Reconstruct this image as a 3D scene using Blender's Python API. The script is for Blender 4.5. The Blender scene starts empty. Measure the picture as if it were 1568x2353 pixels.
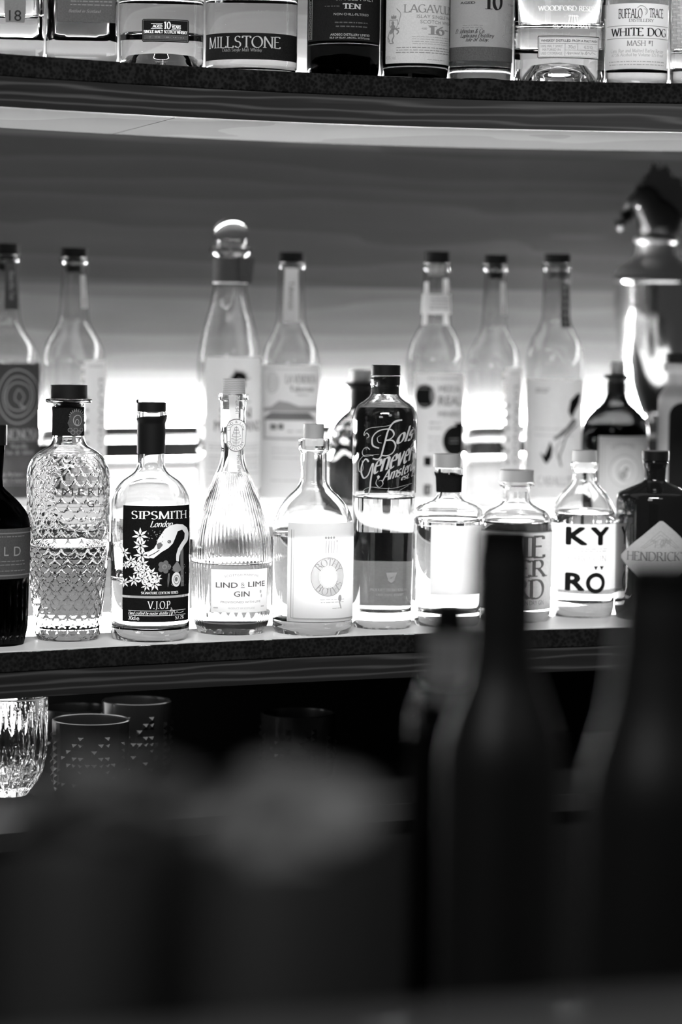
import bpy, bmesh, math, random
from mathutils import Vector, Matrix

random.seed(7)
S = bpy.context.scene
COL = S.collection

# ---------------------------------------------------------------- camera, world, exposure
FPX, PW, PH = 6500.0, 1568.0, 2353.0          # focal length in pixels of the 1568 x 2353 frame
CX, CY = PW / 2, PH / 2
EYE = Vector((0, 0, 1.258))
PITCH = math.atan((CY - 700) / FPX)
ROLL = 0.013
fwd = Vector((0, math.cos(PITCH), -math.sin(PITCH)))
r0 = Vector((1, 0, 0)); u0 = Vector((0, math.sin(PITCH), math.cos(PITCH)))
RGT = math.cos(ROLL) * r0 + math.sin(ROLL) * u0
UPV = -math.sin(ROLL) * r0 + math.cos(ROLL) * u0
cd = bpy.data.cameras.new('camera')
cd.sensor_fit = 'VERTICAL'; cd.sensor_height = 36.0; cd.sensor_width = 24.0
cd.lens = FPX / PH * 36.0
cd.clip_start = 0.05; cd.clip_end = 50
cd.dof.use_dof = True; cd.dof.focus_distance = 3.0; cd.dof.aperture_fstop = 4.0
cam = bpy.data.objects.new('camera', cd); COL.objects.link(cam)
M3 = Matrix((RGT, UPV, -fwd)).transposed()
cam.matrix_world = Matrix.Translation(EYE) @ M3.to_4x4()
S.camera = cam

w = bpy.data.worlds.new('room_ambience'); S.world = w; w.use_nodes = True
w.node_tree.nodes['Background'].inputs[0].default_value = (1, 1, 1, 1)
w.node_tree.nodes['Background'].inputs[1].default_value = 0.035

LED_FRONT, LED_LEDGE, LED_WALL, ADDED_GLOW, LED_UPPER, LED_NICHE = 11.0, 150.0, 410.0, 80.0, 330.0, 2.5
ROOM_FILL = 6.0
FRONT_FILL = 11.5

S.view_settings.view_transform = 'Standard'; S.view_settings.look = 'None'
S.view_settings.gamma = 1.0; S.view_settings.use_curve_mapping = False
S.view_settings.exposure = 0.45
cy = S.cycles
cy.max_bounces = 22; cy.transmission_bounces = 20; cy.glossy_bounces = 10; cy.diffuse_bounces = 4
cy.transparent_max_bounces = 16
cy.sample_clamp_indirect = 10.0; cy.blur_glossy = 0.3
cy.caustics_reflective = True; cy.caustics_refractive = True
cy.use_denoising = True
cy.use_adaptive_sampling = True; cy.adaptive_threshold = 0.02

def area_light(name, loc, target, size, power, spread=180):
    l = bpy.data.lights.new(name, 'AREA'); l.shape = 'RECTANGLE'; l.size, l.size_y = size
    l.energy = power; l.spread = math.radians(spread)
    o = bpy.data.objects.new(name, l); COL.objects.link(o)
    o.location = loc
    o.rotation_euler = (Vector(target) - Vector(loc)).to_track_quat('-Z', 'Y').to_euler()
    return o
# the bar room's ceiling lamps, behind and above the camera
area_light('ceiling_lamp_light', (-0.9, -0.3, 2.3), (0, 3.0, 1.0), (0.9, 0.5), ROOM_FILL)
area_light('ceiling_lamp_light', (1.1, 0.3, 2.6), (0.2, 3.0, 1.0), (0.6, 0.6), ROOM_FILL * 0.5)
# unseen area light added to front-light the labels, aimed at the shelves
area_light('added_front_light', (0.0, 1.0, 2.6), (0.0, 3.15, 1.12), (1.3, 0.15), FRONT_FILL, 72)

# ---------------------------------------------------------------- pixel helpers (photo -> place)
def ray(px, py):
    return RGT * ((px - CX) / FPX) - UPV * ((py - CY) / FPX) + fwd
def on_z(px, py, z):
    d = ray(px, py); t = (z - EYE.z) / d.z
    return EYE + d * t
def on_y(px, py, y):
    d = ray(px, py); return EYE + d * (y / d.y)
def depth(p):
    return (Vector(p) - EYE).dot(fwd)

# ---------------------------------------------------------------- materials (the photograph is black and white)
MATS = {}   # greys are the things' own tones, save the pale sheet on the granite
def new_mat(name):
    m = bpy.data.materials.new(name); m.use_nodes = True
    nt = m.node_tree
    for n in list(nt.nodes): nt.nodes.remove(n)
    out = nt.nodes.new('ShaderNodeOutputMaterial')
    MATS[name] = m
    return m, nt, out
def g(v): return (v, v, v, 1)
def principled(name, v, rough=.5, metal=0, spec=.5, coat=0):
    m, nt, out = new_mat(name)
    b = nt.nodes.new('ShaderNodeBsdfPrincipled')
    b.inputs['Base Color'].default_value = g(v); b.inputs['Roughness'].default_value = rough
    b.inputs['Metallic'].default_value = metal; b.inputs['Specular IOR Level'].default_value = spec
    b.inputs['Coat Weight'].default_value = coat
    nt.links.new(b.outputs[0], out.inputs[0])
    return m
def glass(name, v=1.0, ior=1.48, rough=0.0):
    m, nt, out = new_mat(name)
    b = nt.nodes.new('ShaderNodeBsdfGlass')
    b.inputs['Color'].default_value = g(v); b.inputs['IOR'].default_value = ior; b.inputs['Roughness'].default_value = rough
    nt.links.new(b.outputs[0], out.inputs[0])
    return m
def refract(name, v, ior):
    m, nt, out = new_mat(name)
    b = nt.nodes.new('ShaderNodeBsdfRefraction')
    b.inputs['Color'].default_value = g(v); b.inputs['IOR'].default_value = ior; b.inputs['Roughness'].default_value = 0
    nt.links.new(b.outputs[0], out.inputs[0])
    return m
def paper(name, v, trans=.45, mottle=.0):
    m, nt, out = new_mat(name)
    d = nt.nodes.new('ShaderNodeBsdfDiffuse'); t = nt.nodes.new('ShaderNodeBsdfTranslucent')
    mx = nt.nodes.new('ShaderNodeMixShader'); mx.inputs[0].default_value = trans
    d.inputs[0].default_value = g(v); t.inputs[0].default_value = g(v)
    if mottle:
        tc = nt.nodes.new('ShaderNodeTexCoord'); n = nt.nodes.new('ShaderNodeTexNoise')
        n.inputs['Scale'].default_value = 700; n.inputs['Detail'].default_value = 6
        rmp = nt.nodes.new('ShaderNodeMapRange'); rmp.inputs['To Min'].default_value = v * (1 - mottle); rmp.inputs['To Max'].default_value = min(1, v * (1 + mottle))
        rmp.inputs['From Min'].default_value = .3; rmp.inputs['From Max'].default_value = .7
        nt.links.new(tc.outputs['Object'], n.inputs['Vector']); nt.links.new(n.outputs['Fac'], rmp.inputs['Value'])
        nt.links.new(rmp.outputs[0], d.inputs[0]); nt.links.new(rmp.outputs[0], t.inputs[0])
    nt.links.new(d.outputs[0], mx.inputs[1]); nt.links.new(t.outputs[0], mx.inputs[2]); nt.links.new(mx.outputs[0], out.inputs[0])
    return m
def emit(name, strength):
    m, nt, out = new_mat(name)
    e = nt.nodes.new('ShaderNodeEmission'); e.inputs[0].default_value = g(1); e.inputs[1].default_value = strength
    nt.links.new(e.outputs[0], out.inputs[0])
    return m
def wood(name, dark, light, scale=14., stretch=.12, distort=7., rough=.5, plank=None, fine=.25, spec=.3, power=2.2, profile='SAW'):
    """Horizontal-grain timber: distorted growth-ring bands plus fine fibres; optional planks of different tone."""
    m, nt, out = new_mat(name)
    N, Lk = nt.nodes.new, nt.links.new
    tc = N('ShaderNodeTexCoord'); mp = N('ShaderNodeMapping'); mp.inputs['Scale'].default_value = (stretch, stretch, 1)
    Lk(tc.outputs['Object'], mp.inputs['Vector'])
    wv = N('ShaderNodeTexWave'); wv.wave_type = 'BANDS'; wv.bands_direction = 'Z'; wv.wave_profile = profile
    wv.inputs['Scale'].default_value = scale; wv.inputs['Distortion'].default_value = distort
    wv.inputs['Detail'].default_value = 2; wv.inputs['Detail Scale'].default_value = 1.6
    Lk(mp.outputs[0], wv.inputs['Vector'])
    mp2 = N('ShaderNodeMapping'); mp2.inputs['Scale'].default_value = (6, 6, 260)
    Lk(tc.outputs['Object'], mp2.inputs['Vector'])
    n2 = N('ShaderNodeTexNoise'); n2.inputs['Scale'].default_value = 1; n2.inputs['Detail'].default_value = 4
    Lk(mp2.outputs[0], n2.inputs['Vector'])
    pw = N('ShaderNodeMath'); pw.operation = 'POWER'; pw.inputs[1].default_value = power; Lk(wv.outputs['Fac'], pw.inputs[0])
    mixf = N('ShaderNodeMix'); mixf.data_type = 'FLOAT'; mixf.inputs[0].default_value = fine
    Lk(pw.outputs[0], mixf.inputs[2]); Lk(n2.outputs['Fac'], mixf.inputs[3])
    rm = N('ShaderNodeMapRange'); rm.inputs['To Min'].default_value = dark; rm.inputs['To Max'].default_value = light
    Lk(mixf.outputs[0], rm.inputs['Value'])
    col = rm.outputs[0]
    if plank:
        z0, hgt, var = plank
        sx = N('ShaderNodeSeparateXYZ'); Lk(tc.outputs['Object'], sx.inputs[0])
        a = N('ShaderNodeMath'); a.operation = 'SUBTRACT'; a.inputs[1].default_value = z0; Lk(sx.outputs['Z'], a.inputs[0])
        b = N('ShaderNodeMath'); b.operation = 'DIVIDE'; b.inputs[1].default_value = hgt; Lk(a.outputs[0], b.inputs[0])
        f = N('ShaderNodeMath'); f.operation = 'FLOOR'; Lk(b.outputs[0], f.inputs[0])
        md = N('ShaderNodeMath'); md.operation = 'FLOORED_MODULO'; md.inputs[1].default_value = 2; Lk(f.outputs[0], md.inputs[0])
        mr = N('ShaderNodeMapRange'); mr.inputs['To Min'].default_value = 1 - var; mr.inputs['To Max'].default_value = 1 + var
        Lk(md.outputs[0], mr.inputs['Value'])
        mu = N('ShaderNodeMath'); mu.operation = 'MULTIPLY'; Lk(col, mu.inputs[0]); Lk(mr.outputs[0], mu.inputs[1])
        col = mu.outputs[0]
    bs = N('ShaderNodeBsdfPrincipled'); bs.inputs['Roughness'].default_value = rough; bs.inputs['Specular IOR Level'].default_value = spec
    Lk(col, bs.inputs['Base Color']); Lk(bs.outputs[0], out.inputs[0])
    return m
def granite(name):
    m, nt, out = new_mat(name)
    N, Lk = nt.nodes.new, nt.links.new
    tc = N('ShaderNodeTexCoord')
    n1 = N('ShaderNodeTexNoise'); n1.inputs['Scale'].default_value = 55; n1.inputs['Detail'].default_value = 5; n1.inputs['Roughness'].default_value = .7
    n2 = N('ShaderNodeTexVoronoi'); n2.inputs['Scale'].default_value = 260
    Lk(tc.outputs['Object'], n1.inputs['Vector']); Lk(tc.outputs['Object'], n2.inputs['Vector'])
    mu = N('ShaderNodeMath'); mu.operation = 'MULTIPLY'; Lk(n1.outputs['Fac'], mu.inputs[0]); Lk(n2.outputs['Distance'], mu.inputs[1])
    rm = N('ShaderNodeMapRange'); rm.inputs['From Min'].default_value = .16; rm.inputs['From Max'].default_value = .42
    rm.inputs['To Min'].default_value = .002; rm.inputs['To Max'].default_value = .010
    Lk(mu.outputs[0], rm.inputs['Value'])
    bs = N('ShaderNodeBsdfPrincipled'); bs.inputs['Roughness'].default_value = .07; bs.inputs['IOR'].default_value = 1.75
    Lk(rm.outputs[0], bs.inputs['Base Color']); Lk(bs.outputs[0], out.inputs[0])
    return m

GLASS = glass('clear_glass', .985)
TINTG = glass('grey_tinted_glass', .80)
GLASS2 = glass('smoked_glass', .42)
BROWN = glass('brown_glass', .22)
DARKG = glass('dark_green_glass', .10)
BLACKG = principled('black_bottle_glass', .006, .05, 0, .6)
LIQ = refract('clear_spirit', .99, .908)
AMBER = refract('amber_spirit', .40, .908)
DEEP = refract('dark_spirit', .12, .908)
PAPER = paper('white_paper', .92, .84, .04)
PAPER_W = paper('bright_paper', .95, .82)
PAPER_L = paper('cream_paper', .66, .45, .08)
PAPER_G = paper('grey_paper', .33, .3, .08)
PAPER_D = paper('charcoal_paper', .07, .15, .2)
PAPER_K = paper('black_paper', .0095, .02, .25)
INK = paper('black_ink', .012, .02)
INK_G = paper('grey_ink', .22, .3)
INK_M = paper('mid_grey_ink', .45, .5)
PAPER_F = paper('matt_white_paper', .78, .5)
INK_P = paper('pale_ink', .68, .6)
INK_W = paper('white_ink', .92, .06)
INK_S = paper('silver_ink', .32, .08)
FROST = glass('etched_glass', .55, 1.3, .35)
BLACK = principled('black_plastic', .006, .3, 0, .3)
BLACKM = principled('matt_black_cap', .006, .55, 0, .12)
GREYCAP = principled('grey_cap', .26, .5)
CORK = wood('pale_stopper_wood', .20, .38, 160, 1, 2, .7)
STEEL = principled('polished_steel', .72, .14, 1.0)
DARKM = principled('dark_pewter', .06, .28, .9)
LEDM = {k: emit('led_' + k, v) for k, v in dict(front=LED_FRONT, ledge=LED_LEDGE, wall=LED_WALL, added_glow=ADDED_GLOW, upper=LED_UPPER, niche=LED_NICHE, under=2.2, mid=1.4).items()}
GRANITE = granite('speckled_black_granite')
FASCIA = wood('dark_stained_oak', .005, .045, 34, .08, 7, .5, None, .22, .2, 4.0, 'SIN')
WALLW = None
UNDER = wood('pale_oak_underside', .10, .14, 12, .12, 5, .9, None, .4, .02)
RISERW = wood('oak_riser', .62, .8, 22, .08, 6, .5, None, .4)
GAP = principled('shadow_gap_black', .006, .8)

# ---------------------------------------------------------------- object helpers
def tag(o, label=None, cat=None, group=None, kind=None):
    if label: o['label'] = label
    if cat: o['category'] = cat
    if group: o['group'] = group
    if kind: o['kind'] = kind
    return o
def empty(name, loc, rz=0.0):
    o = bpy.data.objects.new(name, None); COL.objects.link(o)
    o.empty_display_size = .02; o.location = loc; o.rotation_euler = (0, 0, rz)
    return o
def mesh_obj(name, bm, mats, parent=None, smooth=True, angle=None):
    bmesh.ops.recalc_face_normals(bm, faces=bm.faces) if angle != 'keep' else None
    me = bpy.data.meshes.new(name); bm.to_mesh(me); bm.free()
    if not isinstance(mats, (list, tuple)): mats = [mats]
    for m in mats: me.materials.append(m)
    if smooth:
        me.polygons.foreach_set('use_smooth', [True] * len(me.polygons))
        if isinstance(angle, (int, float)):
            me.set_sharp_from_angle(angle=math.radians(angle))
    o = bpy.data.objects.new(name, me); COL.objects.link(o)
    if parent: o.parent = parent
    return o
def structure(o): o['kind'] = 'structure'; return o

def fillet(pts, default=6.0):
    """pts: (y, r[, radius]); rounds each corner with a quadratic curve."""
    out = [tuple(pts[0][:2])]
    for i in range(1, len(pts) - 1):
        a, b, c = pts[i - 1], pts[i], pts[i + 1]
        rad = b[2] if len(b) > 2 else default
        A, B, Cc = Vector(a[:2]), Vector(b[:2]), Vector(c[:2])
        l1, l2 = (A - B).length, (Cc - B).length
        k = min(rad, l1 * .49, l2 * .49)
        if k < .02 or l1 < 1e-9 or l2 < 1e-9:
            out.append(tuple(B)); continue
        P, Q = B + (A - B).normalized() * k, B + (Cc - B).normalized() * k
        n = 5 if k > .8 else 2
        for j in range(n + 1):
            t = j / n
            out.append(tuple(P * (1 - t) ** 2 + B * 2 * t * (1 - t) + Q * t * t))
    out.append(tuple(pts[-1][:2]))
    return out
def lathe_bm(prof, seg=72, shape=None, bm=None):
    """prof: list of (r, z) from one pole/edge to the other; shape(a, z, r) -> r."""
    bm = bm or bmesh.new()
    rings = []
    for r, z in prof:
        if r < 1e-6:
            rings.append([bm.verts.new((0, 0, z))])
        else:
            ring = []
            for k in range(seg):
                a = 2 * math.pi * k / seg
                rr = shape(a, z, r) if shape else r
                ring.append(bm.verts.new((rr * math.sin(a), -rr * math.cos(a), z)))
            rings.append(ring)
    for A, B in zip(rings, rings[1:]):
        if len(A) == 1 and len(B) == 1: continue
        if len(A) == 1:
            for k in range(seg): bm.faces.new((A[0], B[k], B[(k + 1) % seg]))
        elif len(B) == 1:
            for k in range(seg): bm.faces.new((A[k], B[0], A[(k + 1) % seg]))
        else:
            for k in range(seg): bm.faces.new((A[k], B[k], B[(k + 1) % seg], A[(k + 1) % seg]))
    return bm
def box_bm(lo, hi, bm=None, bevel=0.0):
    b2 = bm or bmesh.new()
    r = bmesh.ops.create_cube(b2, size=1.0)
    for v in r['verts']:
        for i in range(3): v.co[i] = lo[i] + (v.co[i] + .5) * (hi[i] - lo[i])
    if bevel:
        es = list({e for v in r['verts'] for e in v.link_edges})
        bmesh.ops.bevel(b2, geom=es, offset=bevel, segments=2, affect='EDGES', profile=.6)
    return b2
def tube_bm(pts, rads, seg=10, bm=None):
    bm = bm or bmesh.new(); pts = [Vector(p) for p in pts]; rings = []
    for i, p in enumerate(pts):
        t = (pts[min(i + 1, len(pts) - 1)] - pts[max(i - 1, 0)]).normalized()
        a = Vector((0, 0, 1)) if abs(t.z) < .9 else Vector((1, 0, 0))
        u = t.cross(a).normalized(); v = t.cross(u)
        r = rads[i] if isinstance(rads, (list, tuple)) else rads
        rings.append([bm.verts.new(p + (u * math.cos(k * 2 * math.pi / seg) + v * math.sin(k * 2 * math.pi / seg)) * r) for k in range(seg)])
    for A, B in zip(rings, rings[1:]):
        for k in range(seg): bm.faces.new((A[k], A[(k + 1) % seg], B[(k + 1) % seg], B[k]))
    bm.faces.new(rings[0]); bm.faces.new(list(reversed(rings[-1])))
    return bm
def strip_bm(front, back, z0, z1, xs, bm=None, bev=0.0):
    """A slab between two plan curves front(x), back(x), from z0 to z1."""
    bm = bm or bmesh.new(); rows = []
    for x in xs:
        f, b = front(x), back(x)
        if bev:
            sec = [(f, z0 + bev), (f, z1 - bev), (f + bev * .3, z1 - bev * .3), (f + bev, z1), (b, z1), (b, z0), (f + bev, z0), (f + bev * .3, z0 + bev * .3)]
        else:
            sec = [(f, z0), (f, z1), (b, z1), (b, z0)]
        rows.append([bm.verts.new((x, y, z)) for y, z in sec])
    n = len(rows[0])
    for A, B in zip(rows, rows[1:]):
        for k in range(n): bm.faces.new((A[k], A[(k + 1) % n], B[(k + 1) % n], B[k]))
    bm.faces.new(rows[0]); bm.faces.new(list(reversed(rows[-1])))
    return bm

# ---------------------------------------------------------------- lettering: a broad-nib stroke alphabet, and the built-in sans
def arc(cx, cy, rx, ry, a0, a1, n=14):
    return [(cx + rx * math.cos(math.radians(a0 + (a1 - a0) * i / n)), cy + ry * math.sin(math.radians(a0 + (a1 - a0) * i / n))) for i in range(n + 1)]
V = [(.08, 0), (.08, 1)]
X = .64
GL = {
 ' ': (.34, []),
 'A': (.76, [[(.02, 0), (.38, 1)], [(.38, 1), (.74, 0)], [(.16, .36), (.60, .36)]]),
 'B': (.62, [V, [(.08, 1)] + arc(.30, .77, .20, .23, 90, -90) + [(.08, .54)], [(.08, .54)] + arc(.32, .27, .24, .27, 90, -90) + [(.08, 0)]]),
 'C': (.74, [arc(.42, .5, .38, .5, 48, 312, 20)]),
 'D': (.76, [V, [(.08, 1)] + arc(.30, .5, .40, .5, 90, -90, 18) + [(.08, 0)]]),
 'E': (.58, [V, [(.08, 1), (.50, 1), (.50, .86)], [(.08, .53), (.42, .53)], [(.08, 0), (.54, 0), (.54, .14)]]),
 'F': (.54, [V, [(.08, 1), (.50, 1), (.50, .86)], [(.08, .52), (.42, .52)]]),
 'G': (.80, [arc(.42, .5, .38, .5, 48, 330, 20), [(.74, .44), (.74, .1)], [(.54, .44), (.80, .44)]]),
 'H': (.78, [V, [(.70, 0), (.70, 1)], [(.08, .52), (.70, .52)]]),
 'I': (.30, [[(.15, 0), (.15, 1)]]),
 'J': (.42, [[(.28, 1), (.28, .1)] + arc(.08, .1, .20, .22, 0, -80, 6)]),
 'K': (.70, [V, [(.64, 1), (.10, .45)], [(.22, .55), (.68, 0)]]),
 'L': (.56, [V, [(.08, 0), (.54, 0), (.54, .16)]]),
 'M': (.92, [[(.10, 0), (.12, 1)], [(.12, 1), (.46, .05)], [(.46, .05), (.80, 1)], [(.80, 1), (.82, 0)]]),
 'N': (.80, [[(.10, 0), (.10, 1)], [(.10, 1), (.70, 0)], [(.70, 0), (.70, 1)]]),
 'O': (.84, [arc(.42, .5, .38, .5, 90, 450, 26)]),
 'P': (.58, [V, [(.08, 1)] + arc(.30, .74, .22, .26, 90, -90) + [(.08, .48)]]),
 'Q': (.84, [arc(.42, .5, .38, .5, 90, 450, 26), [(.46, .2), (.80, -.16)]]),
 'R': (.66, [V, [(.08, 1)] + arc(.30, .75, .21, .25, 90, -90) + [(.08, .5)], [(.30, .5), (.66, 0)]]),
 'S': (.56, [arc(.28, .76, .20, .24, 30, 250, 12) + arc(.27, .26, .22, .26, 80, -150, 12)]),
 'T': (.66, [[(.33, 0), (.33, 1)], [(.03, .84), (.03, 1), (.63, 1), (.63, .84)]]),
 'U': (.76, [[(.08, 1), (.08, .3)] + arc(.38, .3, .30, .3, 180, 360) + [(.68, 1)]]),
 'V': (.74, [[(.02, 1), (.37, 0)], [(.37, 0), (.72, 1)]]),
 'W': (1.06, [[(.02, 1), (.28, 0)], [(.28, 0), (.53, .95)], [(.53, .95), (.78, 0)], [(.78, 0), (1.04, 1)]]),
 'X': (.70, [[(.04, 1), (.66, 0)], [(.66, 1), (.04, 0)]]),
 'Y': (.68, [[(.02, 1), (.34, .48)], [(.66, 1), (.34, .48)], [(.34, .48), (.34, 0)]]),
 'Z': (.66, [[(.06, 1), (.60, 1), (.05, 0), (.62, 0)]]),
 'a': (.50, [[(.10, .52)] + arc(.25, .46, .15, .18, 140, 0, 8) + [(.40, .08), (.47, 0)], arc(.24, .18, .18, .18, 80, 330, 12)]),
 'b': (.54, [[(.08, 1), (.08, .05)], arc(.28, .32, .20, .32, 150, -150, 16)]),
 'c': (.46, [arc(.27, .32, .21, .32, 50, 310, 14)]),
 'd': (.56, [[(.46, 1), (.46, 0)], arc(.27, .32, .20, .32, 30, 330, 16)]),
 'e': (.50, [[(.08, .36), (.44, .36)] + arc(.27, .32, .20, .32, 10, 310, 16)]),
 'f': (.36, [[(.14, 0), (.14, .8)] + arc(.28, .8, .14, .2, 180, 40, 6), [(.02, X), (.32, X)]]),
 'g': (.52, [arc(.25, .42, .18, .22, 90, 450, 16), [(.43, X), (.43, -.1)] + arc(.25, -.1, .18, .18, 0, -150, 8)]),
 'h': (.56, [[(.08, 0), (.08, 1)], [(.08, .45)] + arc(.28, .44, .19, .20, 150, 0, 8) + [(.47, 0)]]),
 'i': (.26, [[(.13, 0), (.13, X)], [(.13, .84), (.13, .92)]]),
 'j': (.26, [[(.15, X), (.15, -.1)] + arc(.0, -.1, .15, .18, 0, -80, 5), [(.15, .84), (.15, .92)]]),
 'k': (.52, [[(.08, 0), (.08, 1)], [(.44, X), (.10, .28)], [(.2, .38), (.50, 0)]]),
 'l': (.26, [[(.13, 0), (.13, 1)]]),
 'm': (.84, [[(.08, 0), (.08, X)], [(.08, .45)] + arc(.26, .44, .17, .20, 150, 0, 8) + [(.43, 0)], [(.43, .45)] + arc(.60, .44, .17, .20, 150, 0, 8) + [(.77, 0)]]),
 'n': (.56, [[(.08, 0), (.08, X)], [(.08, .45)] + arc(.28, .44, .19, .20, 150, 0, 8) + [(.47, 0)]]),
 'o': (.54, [arc(.27, .32, .21, .32, 90, 450, 20)]),
 'p': (.54, [[(.08, X), (.08, -.28)], arc(.28, .32, .20, .32, 150, -150, 16)]),
 'q': (.54, [[(.46, X), (.46, -.28)], arc(.27, .32, .20, .32, 30, 330, 16)]),
 'r': (.40, [[(.08, 0), (.08, X)], [(.08, .42)] + arc(.26, .44, .16, .18, 150, 50, 6)]),
 's': (.42, [arc(.21, .48, .14, .16, 30, 250, 8) + arc(.20, .17, .16, .17, 80, -150, 8)]),
 't': (.36, [[(.15, .86), (.15, .14)] + arc(.27, .14, .12, .14, 180, 310, 6), [(.03, X), (.32, X)]]),
 'u': (.56, [[(.08, X), (.08, .2)] + arc(.27, .2, .19, .20, 180, 350, 8), [(.47, X), (.47, 0)]]),
 'v': (.50, [[(.03, X), (.25, 0)], [(.25, 0), (.47, X)]]),
 'w': (.74, [[(.02, X), (.20, 0)], [(.20, 0), (.37, .6)], [(.37, .6), (.54, 0)], [(.54, 0), (.72, X)]]),
 'x': (.50, [[(.04, X), (.46, 0)], [(.46, X), (.04, 0)]]),
 'y': (.50, [[(.03, X), (.26, 0)], [(.47, X), (.14, -.28)]]),
 'z': (.46, [[(.06, X), (.40, X), (.05, 0), (.42, 0)]]),
 '0': (.60, [arc(.30, .5, .24, .5, 90, 450, 22)]),
 '1': (.40, [[(.06, .82), (.22, 1)], [(.22, 0), (.22, 1)]]),
 '2': (.56, [arc(.27, .74, .22, .26, 165, -30, 10) + [(.06, 0), (.52, 0)]]),
 '5': (.56, [[(.48, 1), (.14, 1), (.10, .58)] + arc(.27, .31, .23, .31, 115, -150, 14)]),
 '6': (.58, [[(.46, .98)] + arc(.30, .34, .23, .45, 130, 200, 8), arc(.29, .30, .22, .30, 90, 450, 18)]),
 '7': (.54, [[(.05, 1), (.50, 1), (.20, 0)]]),
 '8': (.58, [arc(.29, .76, .19, .24, -90, 270, 16), arc(.29, .27, .23, .27, 90, 450, 18)]),
 '.': (.22, [[(.11, 0), (.11, .10)]]), ',': (.22, [[(.13, .08), (.07, -.12)]]), "'": (.2, [[(.1, 1), (.1, .78)]]),
 '-': (.36, [[(.05, .34), (.31, .34)]]),
 '#': (.5, [[(.16, .4), (.22, 1)], [(.32, .4), (.38, 1)], [(.06, .6), (.44, .6)], [(.1, .82), (.48, .82)]]),
 '&': (.72, [[(.66, .42), (.40, 0)] + arc(.26, .24, .22, .24, -60, -230, 10) + [(.44, .66)] + arc(.30, .80, .14, .18, -20, 200, 10) + [(.64, 0)]]),
 '%': (.8, [arc(.2, .76, .15, .22, 90, 450, 12), arc(.6, .24, .15, .22, 90, 450, 12), [(.66, 1), (.14, 0)]]),
}
def ribbon(pts, half):
    """polyline -> list of quads; half(direction) gives the half-width."""
    n = len(pts); L, R = [], []
    for i in range(n):
        a = Vector(pts[max(i - 1, 0)]); b = Vector(pts[min(i + 1, n - 1)])
        d = (b - a)
        if d.length < 1e-9: d = Vector((1, 0))
        d.normalize(); nrm = Vector((-d.y, d.x)); h = half(d, i / max(1, n - 1))
        p = Vector(pts[i]); L.append(p + nrm * h); R.append(p - nrm * h)
    # sharp corners keep their width by splitting the polyline there
    return [(L[i], R[i], R[i + 1], L[i + 1]) for i in range(n - 1)]
def split_corners(pts):
    out, cur = [], [pts[0]]
    for i in range(1, len(pts) - 1):
        cur.append(pts[i])
        d1 = Vector(pts[i]) - Vector(pts[i - 1]); d2 = Vector(pts[i + 1]) - Vector(pts[i])
        if d1.length > 1e-9 and d2.length > 1e-9 and d1.angle(d2) > .7:
            out.append(cur); cur = [pts[i]]
    cur.append(pts[-1]); out.append(cur)
    return out
def serif_text(txt, thick=.13, thin=.045, serif=True, slant=0.0, track=.06):
    """-> (polygons in em units (cap height 1), total width)"""
    polys, x = [], 0.0
    nib = Vector((math.cos(.35), math.sin(.35)))
    for ch in txt:
        wd, strokes = GL.get(ch, GL[' '])
        ends = []
        for st in strokes:
            for e, o in ((st[0], st[1]), (st[-1], st[-2])):
                if abs(e[1] - o[1]) > 1.2 * abs(e[0] - o[0]): ends.append(e)
        for st in strokes:
            for piece in split_corners(st):
                q = ribbon(piece, lambda d, t: max(thin, thick * abs(d.x * nib.y - d.y * nib.x)) / 2)
                polys += [[(p.x + x, p.y) for p in f] for f in q]
        if serif:
            for e in ends:
                if sum(1 for o in ends if abs(o[0] - e[0]) + abs(o[1] - e[1]) < .03) == 1 and (abs(e[1]) < .01 or abs(e[1] - 1) < .01 or abs(e[1] - X) < .01) and ch not in "',.i":
                    s = thick * 1.05; t = thin * .8; yy = e[1] + (t * .5 if e[1] < .01 else -t * .5)
                    polys.append([(e[0] + x - s, yy - t / 2), (e[0] + x + s, yy - t / 2), (e[0] + x + s, yy + t / 2), (e[0] + x - s, yy + t / 2)])
        x += wd + track
    if slant: polys = [[(px + slant * py, py) for px, py in f] for f in polys]
    return polys, x - track
_cache = {}
def sans_text(txt, weight=0.0):
    key = (txt, weight)
    if key not in _cache:
        c = bpy.data.curves.new('lettering', 'FONT'); c.body = txt; c.offset = weight; c.resolution_u = 3
        o = bpy.data.objects.new('lettering', c); COL.objects.link(o)
        bpy.context.view_layer.update()
        me = o.to_mesh()
        vs = [(v.co.x, v.co.y) for v in me.vertices]
        polys = [[vs[i] for i in p.vertices] for p in me.polygons]
        o.to_mesh_clear(); bpy.data.objects.remove(o); bpy.data.curves.remove(c)
        x0 = min(p[0] for f in polys for p in f); x1 = max(p[0] for f in polys for p in f)
        cap = .727
        _cache[key] = ([[((px - x0) / cap, py / cap) for px, py in f] for f in polys], (x1 - x0) / cap)
    return _cache[key]
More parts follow.
